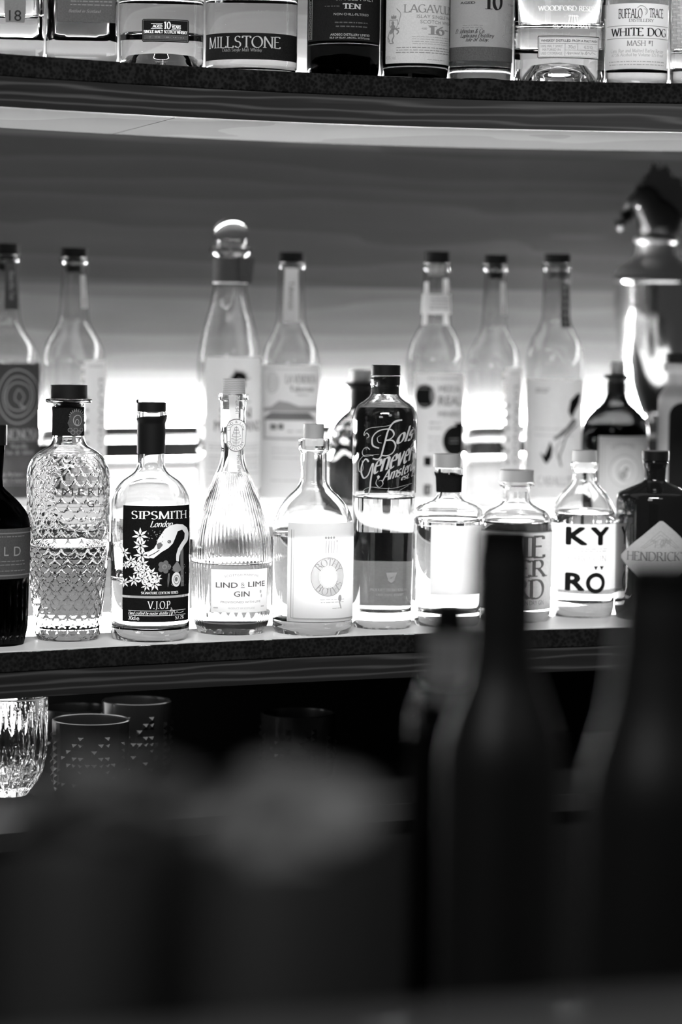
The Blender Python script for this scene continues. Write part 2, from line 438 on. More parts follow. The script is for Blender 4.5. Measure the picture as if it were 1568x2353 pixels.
# ---------------------------------------------------------------- the bottle maker
class Bottle:
    """A round (or squarish) vessel standing at a place of the shelf; its outline is read off the photograph
    and turned into metres at the vessel's own distance."""
    def __init__(s, name, label, cx, base, hw, group=None, cat='bottle', sq=0, deep=1.0, turn=0.0):
        # base: ('px', py, z) visible front foot of the vessel on plane z, or ('curve', f, setback, z)
        if base[0] == 'px':
            p = on_z(cx, base[1], base[2]); R = hw * depth(p) / FPX
            Y = p.y + R * deep
            for _ in range(3):
                q = on_y(cx, base[1], Y); R = hw * depth(q) / FPX; Y = p.y + R * deep
            z = base[2]
        elif base[0] == 'y':
            Y, z = base[1], base[2]; R = hw * Y / FPX
        else:
            _, f, back, z = base; Y = 3.0
            for _ in range(12):
                q = EYE + ray(cx, CY) * (Y / ray(cx, CY).y)
                R = hw * depth(q) / FPX; Y = f(q.x) + back + R * deep
        # the axis passes through the pixel column cx at the foot's height
        d = Vector((0, Y, z)); 
        x = 0.0
        for _ in range(4):
            pp = Vector((x, Y, z)) - EYE
            px = CX + FPX * pp.dot(RGT) / pp.dot(fwd)
            x += (cx - px) * pp.dot(fwd) / FPX
        s.c = Vector((x, Y, z)); s.cx = cx; s.hw = hw; s.sq = sq; s.deep = deep
        s.m = depth(s.c) / FPX                      # metres per pixel on the axis
        s.R = hw * s.m
        s.root = empty(name, s.c, math.atan2(-x, Y) + turn)
        tag(s.root, label, cat, group)
        s.prof = None
    # z above the foot for an image row, on the axis / on the front surface
    def z(s, py): return on_y(s.cx, py, s.c.y).z - s.c.z
    def zf(s, py, hw=None): return on_y(s.cx, py, s.c.y - (hw if hw else s.hw) * s.m * s.deep).z - s.c.z
    def f(s, a):
        if s.sq:
            n = s.sq; ca, sa = abs(math.cos(a)), abs(math.sin(a))
            k = (ca ** n + sa ** n) ** (-1.0 / n)
        else: k = 1.0
        if s.deep != 1.0:
            k *= 1.0
        return k
    def r_at(s, z):
        P = s.prof
        for (r1, z1), (r2, z2) in zip(P, P[1:]):
            if min(z1, z2) <= z <= max(z1, z2) and abs(z2 - z1) > 1e-9:
                return r1 + (r2 - r1) * (z - z1) / (z2 - z1)
        return s.R
    def pos(s, a, z, off):
        r = (s.r_at(z)) * s.f(a) + off
        return Vector((r * math.sin(a), -r * math.cos(a) * s.deep, z))
    def shape(s):
        return (lambda a, z, r: r * s.f(a)) if s.sq else None
    def outline(s, pts):
        """pts top->bottom (py, hw[, round]) -> list of (r, z) with rounded corners, foot at z = 0"""
        q = fillet(pts)
        P = [(hw * s.m, s.z(py)) for py, hw in q]
        zb = P[-1][1]
        top = P[0][1]
        P = [(r, z * 1.0 - zb * max(0, 1 - (z - zb) / max(1e-6, (top - zb)))) for r, z in P]   # foot exactly on the plane
        s.prof = P
        return P
    def part(s, name, bm, mat, smooth=True, angle=None, parent=None):
        if s.deep != 1.0:
            pass
        o = mesh_obj(name, bm, mat, parent or s.root, smooth, angle)
        return o
    def squash(s, bm):
        if s.deep != 1.0:
            for v in bm.verts: v.co.y *= s.deep
        return bm
    def body(s, pts, mat, level=None, liq=None, wall=2.0, base=8.0, punt=3.0, seg=80, relief=None, name='body'):
        """Glass body: outer skin plus inner hollow (down to the spirit level), the spirit itself inside the glass."""
        P = s.outline(pts)
        wall /= 1000; base /= 1000; punt /= 1000
        rf = P[-1][0]
        # outer: foot ring and shallow punt underneath, then up the side
        outer = [(0, punt), (rf * .55, punt * .85), (rf * .86, .0004), (rf * .93, 0)] + [(r, z) for r, z in reversed(P)]
        # inner skin: normal offset of the side
        inner = []
        for i, (r, z) in enumerate(P):
            a = Vector(P[max(i - 1, 0)]); b = Vector(P[min(i + 1, len(P) - 1)])
            t = (b - a); 
            if t.length < 1e-9: continue
            t.normalize(); n = Vector((t.y, -t.x))          # pointing inwards
            if n.x > 0: n = -n
            rr, zz = r + n.x * wall, z + n.y * wall * .8
            inner.append([max(rr, .002), zz])
        inner[0][1] = P[0][1]
        zs = inner[0][1]; mono = [inner[0]]
        for r, z in inner[1:]:
            if z < zs - 1e-5: mono.append([r, z]); zs = z
        floor = base + punt
        lvl = s.z(level) if level else None
        cut = lvl if lvl else floor
        cav = [m_ for m_ in mono if m_[1] > cut + .0015]
        def rin(zq):
            for (ra, za), (rb, zb_) in zip(mono, mono[1:]):
                if zb_ <= zq <= za: return rb + (ra - rb) * (zq - zb_) / max(1e-9, za - zb_)
            return mono[-1][0]
        if lvl:
            cav += [(rin(cut + .0012), cut + .0012), (rin(cut) * .985, cut + .0003), (rin(cut) * .93, cut), (0, cut)]
        else:
            cav += [(rin(cut), cut + .0015), (rin(cut) * .94, cut + .0003), (rin(cut) * .85, cut), (0, cut + .0004)]
        prof = outer + cav
        sh = s.shape()
        if relief:
            nout = len(outer)
            bm = s.relief_body(prof, nout, relief, seg)
        else:
            bm = lathe_bm(prof, seg, sh)
        s.glass = s.part(name, s.squash(bm), mat, angle=50)
        if lvl and liq:
            lp = [(0, floor + .0006), (rin(floor) * .88, floor), (rin(floor + .003), floor + .004)]
            zz = [z for r, z in reversed(mono) if floor + .006 < z < cut - .001]
            lp += [(rin(z), z) for z in zz] + [(rin(cut - .0004), cut - .0004), (0, cut - .0004)]
            bm = lathe_bm(lp, seg, sh)
            s.part('liquid', s.squash(bm), liq, angle=50)
        return s
    def relief_body(s, prof, nout, relief, seg):
        # dense outer skin for a moulded relief
        side = prof[:nout]
        dense = []
        step = relief['step']
        for (ra, za), (rb, zb) in zip(side, side[1:]):
            n = max(1, int(math.hypot(ra - rb, za - zb) / step)) if zb > .002 else 1
            dense += [(ra + (rb - ra) * k / n, za + (zb - za) * k / n) for k in range(n)]
        dense.append(side[-1])
        fn = relief['fn']; seg = relief['seg']
        full = dense + prof[nout:]
        nd = len(dense)
        bm = bmesh.new(); rings = []
        for i, (r, z) in enumerate(full):
            if r < 1e-6: rings.append([bm.verts.new((0, 0, z))]); continue
            ring = []
            for k in range(seg):
                a = 2 * math.pi * k / seg
                aa = a if a <= math.pi else a - 2 * math.pi
                rr = r + (fn(aa, z, r) if i < nd else 0)
                ring.append(bm.verts.new((rr * math.sin(a), -rr * math.cos(a), z)))
            rings.append(ring)
        for A, B in zip(rings, rings[1:]):
            if len(A) == 1 and len(B) == 1: continue
            if len(A) == 1:
                for k in range(seg): bm.faces.new((A[0], B[k], B[(k + 1) % seg]))
            elif len(B) == 1:
                for k in range(seg): bm.faces.new((A[k], B[0], A[(k + 1) % seg]))
            else:
                for k in range(seg): bm.faces.new((A[k], B[k], B[(k + 1) % seg], A[(k + 1) % seg]))
        return bm
    def solid(s, name, pts, mat, dx=0.0, seg=48, label=None, rough_edge=None, parent=None):
        """A solid lathed part: cap, stopper, collar. pts top->bottom (py, hw[, round])."""
        q = fillet(pts, 3.0)
        prof = [(0, s.z(q[0][0]))] + [(hw * s.m, s.z(py)) for py, hw in q] + [(0, s.z(q[-1][0]))]
        bm = lathe_bm(prof, seg, rough_edge)
        if dx:
            for v in bm.verts: v.co.x += dx * s.m
        o = s.part(name, s.squash(bm), mat, angle=40, parent=parent)
        if label: o['label'] = label
        return o
    def sleeve(s, name, y0, y1, mat, off=.5, seg=72, top=None, bottom=None, label=None, a0=-180, a1=180, parent=None, thick=.35):
        """A wrapped band (capsule, tape, back label) following the glass between two rows; top/bottom: jagged edge functions of angle."""
        bm = bmesh.new(); n = 14; off /= 1000; thick /= 1000
        closed = (a1 - a0) >= 359.9
        cols = []
        for k in range(seg + (0 if closed else 1)):
            a = math.radians(a0 + (a1 - a0) * k / seg)
            t = y0 + (top(a) if top else 0); b = y1 + (bottom(a) if bottom else 0)
            col = []
            for o2 in (off, off + thick):
                for j in range(n + 1):
                    col.append(bm.verts.new(s.pos(a, s.z(t + (b - t) * j / n), o2)))
            cols.append(col)
        m = n + 1
        pairs = list(zip(cols, cols[1:])) + ([(cols[-1], cols[0])] if closed else [])
        for A, B in pairs:
            for j in range(n):
                bm.faces.new((A[m + j], A[m + j + 1], B[m + j + 1], B[m + j]))
                bm.faces.new((A[j], B[j], B[j + 1], A[j + 1]))
            bm.faces.new((A[0], A[m], B[m], B[0])); bm.faces.new((A[n], B[n], B[m + n], A[m + n]))
        if not closed:
            for Cc in (cols[0], cols[-1]):
                for j in range(n): bm.faces.new((Cc[j], Cc[j + 1], Cc[m + j + 1], Cc[m + j]))
        o = s.part(name, bm, mat, angle=40, parent=parent)
        if label: o['label'] = label
        return o
    def sheet(s, name, x0, x1, y0, y1, mat, **k): return Sheet(s, name, x0, x1, y0, y1, mat, **k)

class Sheet:
    """A label on the glass: paper plus its printing in one mesh, wrapped round the vessel."""
    def __init__(s, b, name, x0, x1, y0, y1, mat, hw=None, off=.30, cx=None, corner=0, outline=None, label=None):
        s.b, s.name = b, name; s.hw = hw or b.hw; s.cx = b.cx if cx is None else cx
        s.off = off / 1000; s.mats = [mat] if mat else []; s.bm = bmesh.new(); s.lab = label; s.ink_n = 0
        s.box = (x0, x1, y0, y1)
        if mat:
            if outline: s._fill([(s.u(x), y) for x, y in outline], 0, 0)
            else:
                u0_, u1_ = s.u(x0), s.u(x1); c = corner
                poly = [(u0_ + c, y0), (u1_ - c, y0), (u1_, y0 + c), (u1_, y1 - c), (u1_ - c, y1), (u0_ + c, y1), (u0_, y1 - c), (u0_, y0 + c)] if c else [(u0_, y0), (u1_, y0), (u1_, y1), (u0_, y1)]
                s._fill(poly, 0, 0)
    def u(s, x):
        t = max(-.999, min(.999, (x - s.cx) / s.hw))
        return s.hw * math.asin(t) if not s.b.sq else s.hw * t
    def _mi(s, mat):
        if mat not in s.mats: s.mats.append(mat)
        return s.mats.index(mat)
    def _map(s, u, y, off):
        z = s.b.zf(y, s.hw)
        a = u / s.hw if not s.b.sq else math.atan(max(-3, min(3, u / s.hw)))
        return s.b.pos(a, z, off)
    def _fill(s, poly, mi, layer): s._polys([poly], mi, layer)
    def _polys(s, polys, mi, layer):
        t = bmesh.new()
        for p in polys:
            try: t.faces.new([t.verts.new((x, y, 0)) for x, y in p])
            except Exception: pass
        if not t.verts: t.free(); return
        us = [v.co.x for v in t.verts]; ys = [v.co.y for v in t.verts]
        st = max(3.0, s.hw * .07)
        x = math.floor(min(us) / st) * st + st
        while x < max(us):
            bmesh.ops.bisect_plane(t, geom=t.verts[:] + t.edges[:] + t.faces[:], plane_co=(x, 0, 0), plane_no=(1, 0, 0)); x += st
        if layer == 0 or max(ys) - min(ys) > 20:
            y = math.floor(min(ys) / 12) * 12 + 12
            while y < max(ys):
                bmesh.ops.bisect_plane(t, geom=t.verts[:] + t.edges[:] + t.faces[:], plane_co=(0, y, 0), plane_no=(0, 1, 0)); y += 12
        off = s.off + layer * .00022
        mp = {v: s.bm.verts.new(s._map(v.co.x, v.co.y, off)) for v in t.verts}
        for f in t.faces:
            try:
                nf = s.bm.faces.new([mp[v] for v in f.verts]); nf.material_index = mi
            except Exception: pass
        t.free()
    def polys(s, polys, mat, layer=1, arcspace=False):
        s._polys([[(x if arcspace else s.u(x), y) for x, y in p] for p in polys], s._mi(mat), layer); return s
    def text(s, txt, x0, x1, y0, y1, mat, font='serif', layer=1, tilt=0.0, vert=0, curve=None, **k):
        """Set txt so that it fills x0..x1 and has its capitals between rows y0 (top) and y1 (baseline).
        vert=1: reads downwards, -1: reads upwards (then x0..x1 is the letter height, y0..y1 the run)."""
        wt = k.pop('weight', 0)
        polys, wd = serif_text(txt, **k) if font == 'serif' else sans_text(txt, **k)
        if wt: polys = [[(x + dx, y + dy) for x, y in f] for dx, dy in ((-wt, 0), (wt, 0), (0, wt), (0, -wt), (wt * .7, wt * .7), (-wt * .7, wt * .7), (wt * .7, -wt * .7), (-wt * .7, -wt * .7)) for f in polys]
        ua, ub = s.u(x0), s.u(x1)
        out = []
        for p in polys:
            q = []
            for px, py in p:
                t = px / wd
                if vert == 1: q.append((ua + (ub - ua) * py, y0 + (y1 - y0) * t))
                elif vert == -1: q.append((ub - (ub - ua) * py, y1 - (y1 - y0) * t))
                else:
                    yy = y1 - (y1 - y0) * py + tilt * t + (curve * (4 * t * (1 - t)) if curve else 0)
                    q.append((ua + (ub - ua) * t, yy))
            out.append(q)
        s._polys(out, s._mi(mat), layer); return s
    def ring_text(s, txt, x, y, rx, ry, a0, a1, size, mat, font='sans', layer=1, inward=False, **k):
        """letters round an ellipse from angle a0 to a1 (degrees, 0 = right, 90 = up)"""
        uc = s.u(x); n = len(txt); out = []
        for i, ch in enumerate(txt):
            if ch == ' ': continue
            a = math.radians(a0 + (a1 - a0) * (i + .5) / n)
            polys, wd = sans_text(ch, **k) if font == 'sans' else serif_text(ch, **k)
            px, py = uc + rx * math.cos(a), y - ry * math.sin(a)
            rot = a - math.pi / 2 + (math.pi if inward else 0)
            for p in polys:
                q = []
                for ex, ey in p:
                    dx, dy = (ex - wd / 2) * size, (ey - .5) * size
                    q.append((px + dx * math.cos(rot) - dy * math.sin(rot), py - (dx * math.sin(rot) + dy * math.cos(rot))))
                out.append(q)
        s._polys(out, s._mi(mat), layer); return s
    def stroke(s, pts, wpx, mat, layer=1, nib=0.0, taper=False):
        pts = [(s.u(x), y) for x, y in pts]
        def half(d, t):
            h = wpx / 2
            if nib: h = wpx / 2 * max(1 - nib, abs(d.x * .5 + d.y * .87))
            if taper: h *= max(.12, math.sin(math.pi * min(1, .08 + t * .92)))
            return h
        q = []
        for piece in split_corners(pts): q += [[(p.x, p.y) for p in f] for f in ribbon(piece, half)]
        s._polys(q, s._mi(mat), layer); return s
    def ellipse(s, x, y, rx, ry, mat, layer=1, ring=0, n=36):
        uc = s.u(x); P = [(uc + rx * math.cos(2 * math.pi * i / n), y + ry * math.sin(2 * math.pi * i / n)) for i in range(n + 1)]
        if ring:
            k = 1 - ring / rx; k2 = 1 - ring / ry
            Q = [(uc + rx * k * math.cos(2 * math.pi * i / n), y + ry * k2 * math.sin(2 * math.pi * i / n)) for i in range(n + 1)]
            s._polys([[P[i], P[i + 1], Q[i + 1], Q[i]] for i in range(n)], s._mi(mat), layer)
        else: s._polys([P[:-1]], s._mi(mat), layer)
        return s
    def rect(s, x0, x1, y0, y1, mat, layer=1):
        s._polys([[(s.u(x0), y0), (s.u(x1), y0), (s.u(x1), y1), (s.u(x0), y1)]], s._mi(mat), layer); return s
    def small_print(s, x0, x1, ys, h, mat, seed=1, layer=1):
        """Rows of print too small to read in the photograph: word-long dashes."""
        rnd = random.Random(seed); ua, ub = s.u(x0), s.u(x1); polys = []
        for y in ys:
            x = ua + rnd.uniform(0, 3)
            while x < ub - 3:
                wd = rnd.uniform(3, 13); e = min(x + wd, ub)
                polys.append([(x, y), (e, y), (e, y + h * .7), (x, y + h * .7)]); x = e + 2.2
        s._polys(polys, s._mi(mat), layer); return s
    def done(s, parent=None):
        bm = s.bm
        o = mesh_obj(s.name, bm, s.mats, parent or s.b.root, True, 'keep')
        # normals outwards
        if s.lab: o['label'] = s.lab
        return o

def arcp(x, y, rx, ry, a0, a1, n=16):
    """pixel-space arc (angles as on paper: 90 = up)"""
    return [(x + rx * math.cos(math.radians(a0 + (a1 - a0) * i / n)), y - ry * math.sin(math.radians(a0 + (a1 - a0) * i / n))) for i in range(n + 1)]
def bez(*P, n=18):
    """smooth curve through points (Catmull-Rom)"""
    P = [Vector(p) for p in P]; out = []
    for i in range(len(P) - 1):
        a = P[max(i - 1, 0)]; b = P[i]; c = P[i + 1]; d = P[min(i + 2, len(P) - 1)]
        m = max(3, n // 2)
        for k in range(m):
            t = k / m
            out.append(tuple(.5 * ((2 * b) + (c - a) * t + (2 * a - 5 * b + 4 * c - d) * t * t + (3 * b - a - 3 * c + d) * t ** 3)))
    out.append(tuple(P[-1])); return out
# ---------------------------------------------------------------- the back bar: tiers, ledge, wall, upper shelf
def fl(x):                                   # front edge of the lower shelf in plan (gently concave)
    x2 = max(-.6, min(1.0, x)); y = 3.048 + .45 * x2 - .2 * x2 * x2
    return y + (.69 * (x + .6) if x < -.6 else 0)
def fu(x):                                   # front edge of the upper shelf in plan
    x2 = max(-.45, min(.317, x)); y = 3.043 + .38 * x2 - .6 * x2 * x2
    return y + (.92 * (x + .45) if x < -.45 else 0)
def plus(f, d): return lambda x: f(x) + d
XS = [-.85 + i * .05 for i in range(35)]
XS2 = [-.8 + i * .05 for i in range(33)]
def zat(px, py, f):
    Y = 3.0
    for _ in range(20):
        q = EYE + ray(px, py) * (Y / ray(px, py).y); Y = f(q.x)
    return on_y(px, py, Y).z
Z1 = .900
Z2 = zat(345, 1153, plus(fl, .985))
_q = on_z(245, 1244, Z2); E2 = _q.y - fl(_q.x)                 # the middle tier's edge lies this far behind the front edge
Z2B = zat(245, 1285, plus(fl, E2))
Z3 = zat(345, 1018, plus(fl, .95)); Z3B = zat(345, 1050, plus(fl, .95)); Z3L = zat(345, 1057.5, plus(fl, .955))
Z4 = zat(345, 980, plus(fl, 1.17))
ZU, ZUG, ZUW = 1.503, 1.481, 1.4505
ZLOW = .712
ZS = zat(345, 655, plus(fl, 1.25))           # seam between two boards of the wall panelling

structure(mesh_obj('floor', box_bm((-2.5, -1.5, -.05), (2.5, 5.2, 0)), principled('dark_floor', .03, .5), smooth=False))
WALLW = wood('oak_wall_panel', .07, .115, 9, .10, 10, .55, (ZS, .21, .30), .3)
wb = structure(mesh_obj('wall_back', strip_bm(plus(fl, 1.25), plus(fl, 1.29), 0, 2.3, XS), WALLW, angle=30))
structure(mesh_obj('wall_upper', strip_bm(plus(fu, .35), plus(fu, .37), ZU - .004, 2.3, XS2), wood('oak_upper_panel', .04, .07, 9, .1, 9, .5, None, .4), angle=30))

# lower back bar: shelves and the fixed panels between them
def unit(name, label, cat, z):
    return tag(empty(name, (0, fl(0), z)), label, cat)
def bpart(root, name, bm, mat, label=None, angle=10):
    o = mesh_obj(name, bm, mat, None, True, angle)
    o.data.transform(Matrix.Translation(-root.location)); o.parent = root
    if label: o['label'] = label
    return o
u = unit('front_shelf', 'front granite shelf with dark oak edge board carrying the gin bottles', 'shelf', .851)
bpart(u, 'granite_slab', strip_bm(fl, plus(fl, .13), .8785, Z1 - .0012, XS, bev=.0010), GRANITE, 'black speckled granite slab')
bpart(u, 'pale_sheen_sheet', strip_bm(plus(fl, .0016), plus(fl, .129), Z1 - .0011, Z1, XS), principled('pale_sheen_white', .62, .3), 'pale sheet added on the granite in place of its bright reflection')  # pale colour stands in for the white reflection on the polished slab
bpart(u, 'edge_board', strip_bm(plus(fl, .0015), plus(fl, .02), .851, .8784, XS), FASCIA, 'dark oak edge board')
bpart(u, 'shelf_core', strip_bm(plus(fl, .021), plus(fl, E2 + .03), .855, .878, XS), GAP)
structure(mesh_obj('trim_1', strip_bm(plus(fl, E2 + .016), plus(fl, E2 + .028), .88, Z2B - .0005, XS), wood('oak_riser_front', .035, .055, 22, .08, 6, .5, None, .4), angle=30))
u = unit('middle_shelf', 'polished granite middle tier carrying the tall long-necked bottles', 'shelf', Z2B)
bpart(u, 'granite_slab', strip_bm(plus(fl, E2), plus(fl, E2 + .16), Z2B, Z2, XS, bev=.0012), GRANITE)
bpart(u, 'slab_core', strip_bm(plus(fl, E2 + .161), plus(fl, .984), Z2B, Z2 - .0032, XS), GAP)
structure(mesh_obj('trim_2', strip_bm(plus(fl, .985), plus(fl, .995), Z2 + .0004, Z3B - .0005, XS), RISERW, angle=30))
MID_PANEL = strip_bm(plus(fl, E2 + .162), plus(fl, .983), Z2 - .003, Z2, XS)
u = unit('back_ledge', 'narrow granite ledge along the foot of the oak wall', 'shelf', Z3B)
bpart(u, 'granite_slab', strip_bm(plus(fl, .95), plus(fl, 1.185), Z3B, Z3, XS, bev=.001), principled('honed_black_granite', .01, .3, 0, .35))
bpart(u, 'strip_bed', strip_bm(plus(fl, 1.186), plus(fl, 1.249), Z3B, Z3, XS), GAP)
structure(mesh_obj('trim_3', strip_bm(plus(fl, 1.17), plus(fl, 1.18), Z3 + .0004, Z4, XS), principled('grey_trim', .35, .35), angle=30))
structure(mesh_obj('wall_niche', strip_bm(plus(fl, .44), plus(fl, .46), ZLOW, .851, XS), BLACKM, angle=30))
structure(mesh_obj('ceiling_niche', strip_bm(plus(fl, .021), plus(fl, .46), .8515, .8545, XS), BLACKM, angle=30))
u = unit('lower_shelf', 'dark lower shelf holding tumblers under the front granite shelf', 'shelf', 0)
bpart(u, 'board', strip_bm(fl, plus(fl, .46), ZLOW - .02, ZLOW, XS, bev=.001), principled('dark_lower_board', .012, .6, 0, .15))
bpart(u, 'cabinet_front', strip_bm(plus(fl, .02), plus(fl, .46), .0, ZLOW - .0205, XS), BLACKM)

def led(name, bm, key, label):
    return tag(mesh_obj(name, bm, LEDM[key], None, True, 30), label, 'light strip')
led('light_panel', strip_bm(plus(fl, .134), plus(fl, E2 + .0155), .886, .8985, XS), 'front', 'frosted white light panel in the shelf behind the front row of bottles')
led('light_panel', MID_PANEL, 'mid', 'frosted white light panel under the tall long-necked bottles')
led('led_strip', strip_bm(plus(fl, .956), plus(fl, .963), Z3L, Z3B - .0006, XS), 'ledge', 'thin white light line under the granite back ledge')
structure(mesh_obj('led_shield', strip_bm(plus(fl, .9634), plus(fl, .9665), Z3L - .0035, Z3B - .0006, XS), GAP, angle=30))  # opaque shield added behind the light line to keep its light off the riser
led('light_panel', strip_bm(plus(fl, 1.2345), plus(fl, 1.2375), Z3 + .0005, Z4 + .022, XS), 'added_glow', 'added glowing white band along the foot of the oak wall')  # glowing surface added to backlight the labels, over the light-washed wall foot
led('led_strip', strip_bm(plus(fl, 1.239), plus(fl, 1.248), Z4 + .014, Z4 + .019, XS), 'wall', 'slim light strip hidden behind the glowing band washing the oak wall')

# upper shelf
ush = tag(empty('upper_shelf', (0, fu(0), ZUW)), 'curved upper whisky shelf of black granite over dark oak with a pale underside', 'shelf')
def upart(name, bm, mat, label=None, angle=10):
    o = mesh_obj(name, bm, mat, None, True, angle)
    o.data.transform(Matrix.Translation((0, -fu(0), -ZUW))); o.parent = ush
    if label: o['label'] = label
    return o
upart('granite_top', strip_bm(fu, plus(fu, .34), ZUG, ZU, XS2, bev=.0012), GRANITE, 'black speckled granite slab')
upart('edge_board', strip_bm(plus(fu, .0015), plus(fu, .024), ZUW, ZUG - .0002, XS2), FASCIA, 'dark oak edge board')
upart('shelf_core', strip_bm(plus(fu, .0245), plus(fu, .40), ZUW + .012, ZUG - .0002, XS2), GAP)
sx = on_z(422, 287, ZUW).x; sx2 = on_z(260, 310, ZUW).x
def panel(xa, xb, skew):
    bm = bmesh.new(); n = 24; rows = []
    for i in range(n + 1):
        for_row = []
        for t in range(9):
            x = xa + (xb - xa) * i / n
            x += (sx2 - sx) * t / 8 * (i / n if skew == 'b' else 1 - i / n)
            d = .026 + (.40 - .026) * t / 8
            for_row.append((x, fu(x) + d))
        rows.append(for_row)
    lo = [[bm.verts.new((x, y, ZUW + .001)) for x, y in r] for r in rows]
    hi = [[bm.verts.new((x, y, ZUW + .0115)) for x, y in r] for r in rows]
    for G in (lo, hi):
        for a, b in zip(G, G[1:]):
            for k in range(8): bm.faces.new((a[k], a[k + 1], b[k + 1], b[k]))
    for k in range(8):
        bm.faces.new((lo[0][k], lo[0][k + 1], hi[0][k + 1], hi[0][k])); bm.faces.new((lo[n][k], lo[n][k + 1], hi[n][k + 1], hi[n][k]))
    for i in range(n):
        bm.faces.new((lo[i][0], lo[i + 1][0], hi[i + 1][0], hi[i][0])); bm.faces.new((lo[i][8], lo[i + 1][8], hi[i + 1][8], hi[i][8]))
    return bm
upart('underside_panel', panel(XS2[0], sx - .0008, 'b'), UNDER, 'pale oak underside panel')
upart('underside_panel', panel(sx + .0008, XS2[-1], 'a'), UNDER, 'pale oak underside panel')
led('led_strip', strip_bm(plus(fu, .334), plus(fu, .346), ZU + .001, ZU + .006, XS2), 'upper', 'white light strip along the back of the upper whisky shelf')
FRONT_G = 'front row of gin bottles on the granite shelf'
MID_G = 'bottles on the middle granite tier'
# ---------------------------------------------------------------- front row
# 1 dark fluted bottle cut by the left frame edge
b = Bottle('spirit_bottle', 'dark fluted bottle with grey label cut off by the left frame edge', -20, ('px', 1489, Z1), 88, FRONT_G)
def flute(n, amp):
    def fn(a, z, r):
        if b.z(1218) - .002 < z: return 0
        if b.z(1335) < z < b.z(1212): return 0
        return -amp * (1 - abs(math.cos(n * a / 2))) if z > .006 else 0
    return fn
b.body([(1020, 30), (1100, 24), (1122, 26, 8), (1150, 58, 20), (1185, 84, 14), (1215, 88), (1450, 84, 20), (1489, 74, 6)], DARKG, 1182, DEEP, relief=dict(step=.003, fn=flute(26, .0022), seg=208))
b.solid('cap', [(976, 34, 2), (1022, 34, 2)], BLACK)
L = b.sheet('front_label', -100, 67.5, 1216, 1332, PAPER_D, off=.5)
L.rect(-80, 66.5, 1225, 1228, INK_G).rect(-80, 66.5, 1322, 1325, INK_G)
L.text('G O', -62, -8, 1256, 1279, INK_G, 'sans') if False else None
L.text('L', 8, 18, 1256, 1278, INK_M, 'sans').text('D', 30, 45, 1256, 1279, INK_M, 'sans')
L.small_print(-40, 55, (1233, 1290, 1298, 1312), 3, INK_G, 3)
L.done()

# 2 gin bottle moulded all over with fish scales
b = Bottle('gin_bottle', 'clear gin bottle moulded all over with fish scales and a wide black stopper', 155, ('px', 1478, Z1), 94, FRONT_G)
NS = 19
def scales(a, z, r, b=b):
    zt, zb_ = b.z(1040), b.z(1462)
    if z > zt or z < zb_: return 0
    row = .0098; w_ = 2 * math.pi / NS
    # smooth oval panel on the front right carries the lettering
    fade = 1.0
    d = ((a - .36) / .66) ** 2 + ((z - b.z(1138)) / .036) ** 2
    if d < 1: return 0
    if d < 1.5: fade = (d - 1) / .5
    best = None
    i0 = math.floor(z / row)
    for i in (i0 + 2, i0 + 1, i0, i0 - 1):
        off = .5 if i % 2 else 0.0
        c = (math.floor(a / w_ - off + .5) + off) * w_
        du = (a - c) / (w_ * .56); dv = (z - i * row - row * .6) / (row * 1.15)
        q = du * du + dv * dv
        if q < 1: best = q; break
    h = .0008 * (best if best is not None else 0.0)
    edge = min(1, (zt - z) / .01, (z - zb_) / .004)
    return h * fade * max(0, edge)
b.body([(916, 44, 2), (917, 53, 1), (925, 53, 1), (928, 36, 3), (1013, 36, 12), (1026, 42, 8), (1046, 78, 22), (1085, 94, 22), (1270, 93, 40), (1400, 80, 20), (1450, 74, 4), (1466, 74, 5), (1478, 68, 3)], TINTG, 1252, LIQ, base=9, relief=dict(step=.00085, fn=scales, seg=NS * 20))
b.solid('stopper', [(885, 42, 2), (915.5, 42.5, 2)], BLACKM)
b.solid('stopper_plug', [(918, 30, 1), (955, 28, 2)], BLACK)
b.sleeve('neck_band', 934, 1000, PAPER_K, .5, a0=-90, a1=70, label='dark band round the neck')
L = b.sheet('medallion', 150, 190, 936, 1004, PAPER_D, hw=36, off=1.1, outline=[(171 + 17 * math.cos(t / 20 * 6.283) * (1 + .1 * math.cos(t * 2.5)), 972 + 31 * math.sin(t / 20 * 6.283)) for t in range(20)])
L.ellipse(174, 966, 11, 13, INK_M, 1, 2.0).ellipse(173, 970, 5, 7, INK_M, 1, 1.5)
for k in range(11): L.stroke([(172 + 13 * math.cos(k * .3 + .1), 958 - 12 * math.sin(k * .3 + .1)), (172 + 17 * math.cos(k * .3 + .1), 958 - 19 * math.sin(k * .3 + .1))], 1.6, INK_G)
for k in range(5): L.ellipse(158 + k * 6, 988 + (k % 2) * 6, 5, 5, INK_G, 1, 1.4)
L.done()
L = b.sheet('embossing', 160, 240, 1110, 1190, None, off=.5)
for ch, x0, x1 in (('M', 141, 166), ('E', 177, 191), ('R', 199, 214), ('M', 221, 234)): L.text(ch, x0, x1, 1120, 1139, PAPER_D, 'sans')
L.text('G', 197, 213, 1150, 1166, PAPER_D, 'sans').rect(112, 236, 1165, 1166.5, INK_M)
L.done()

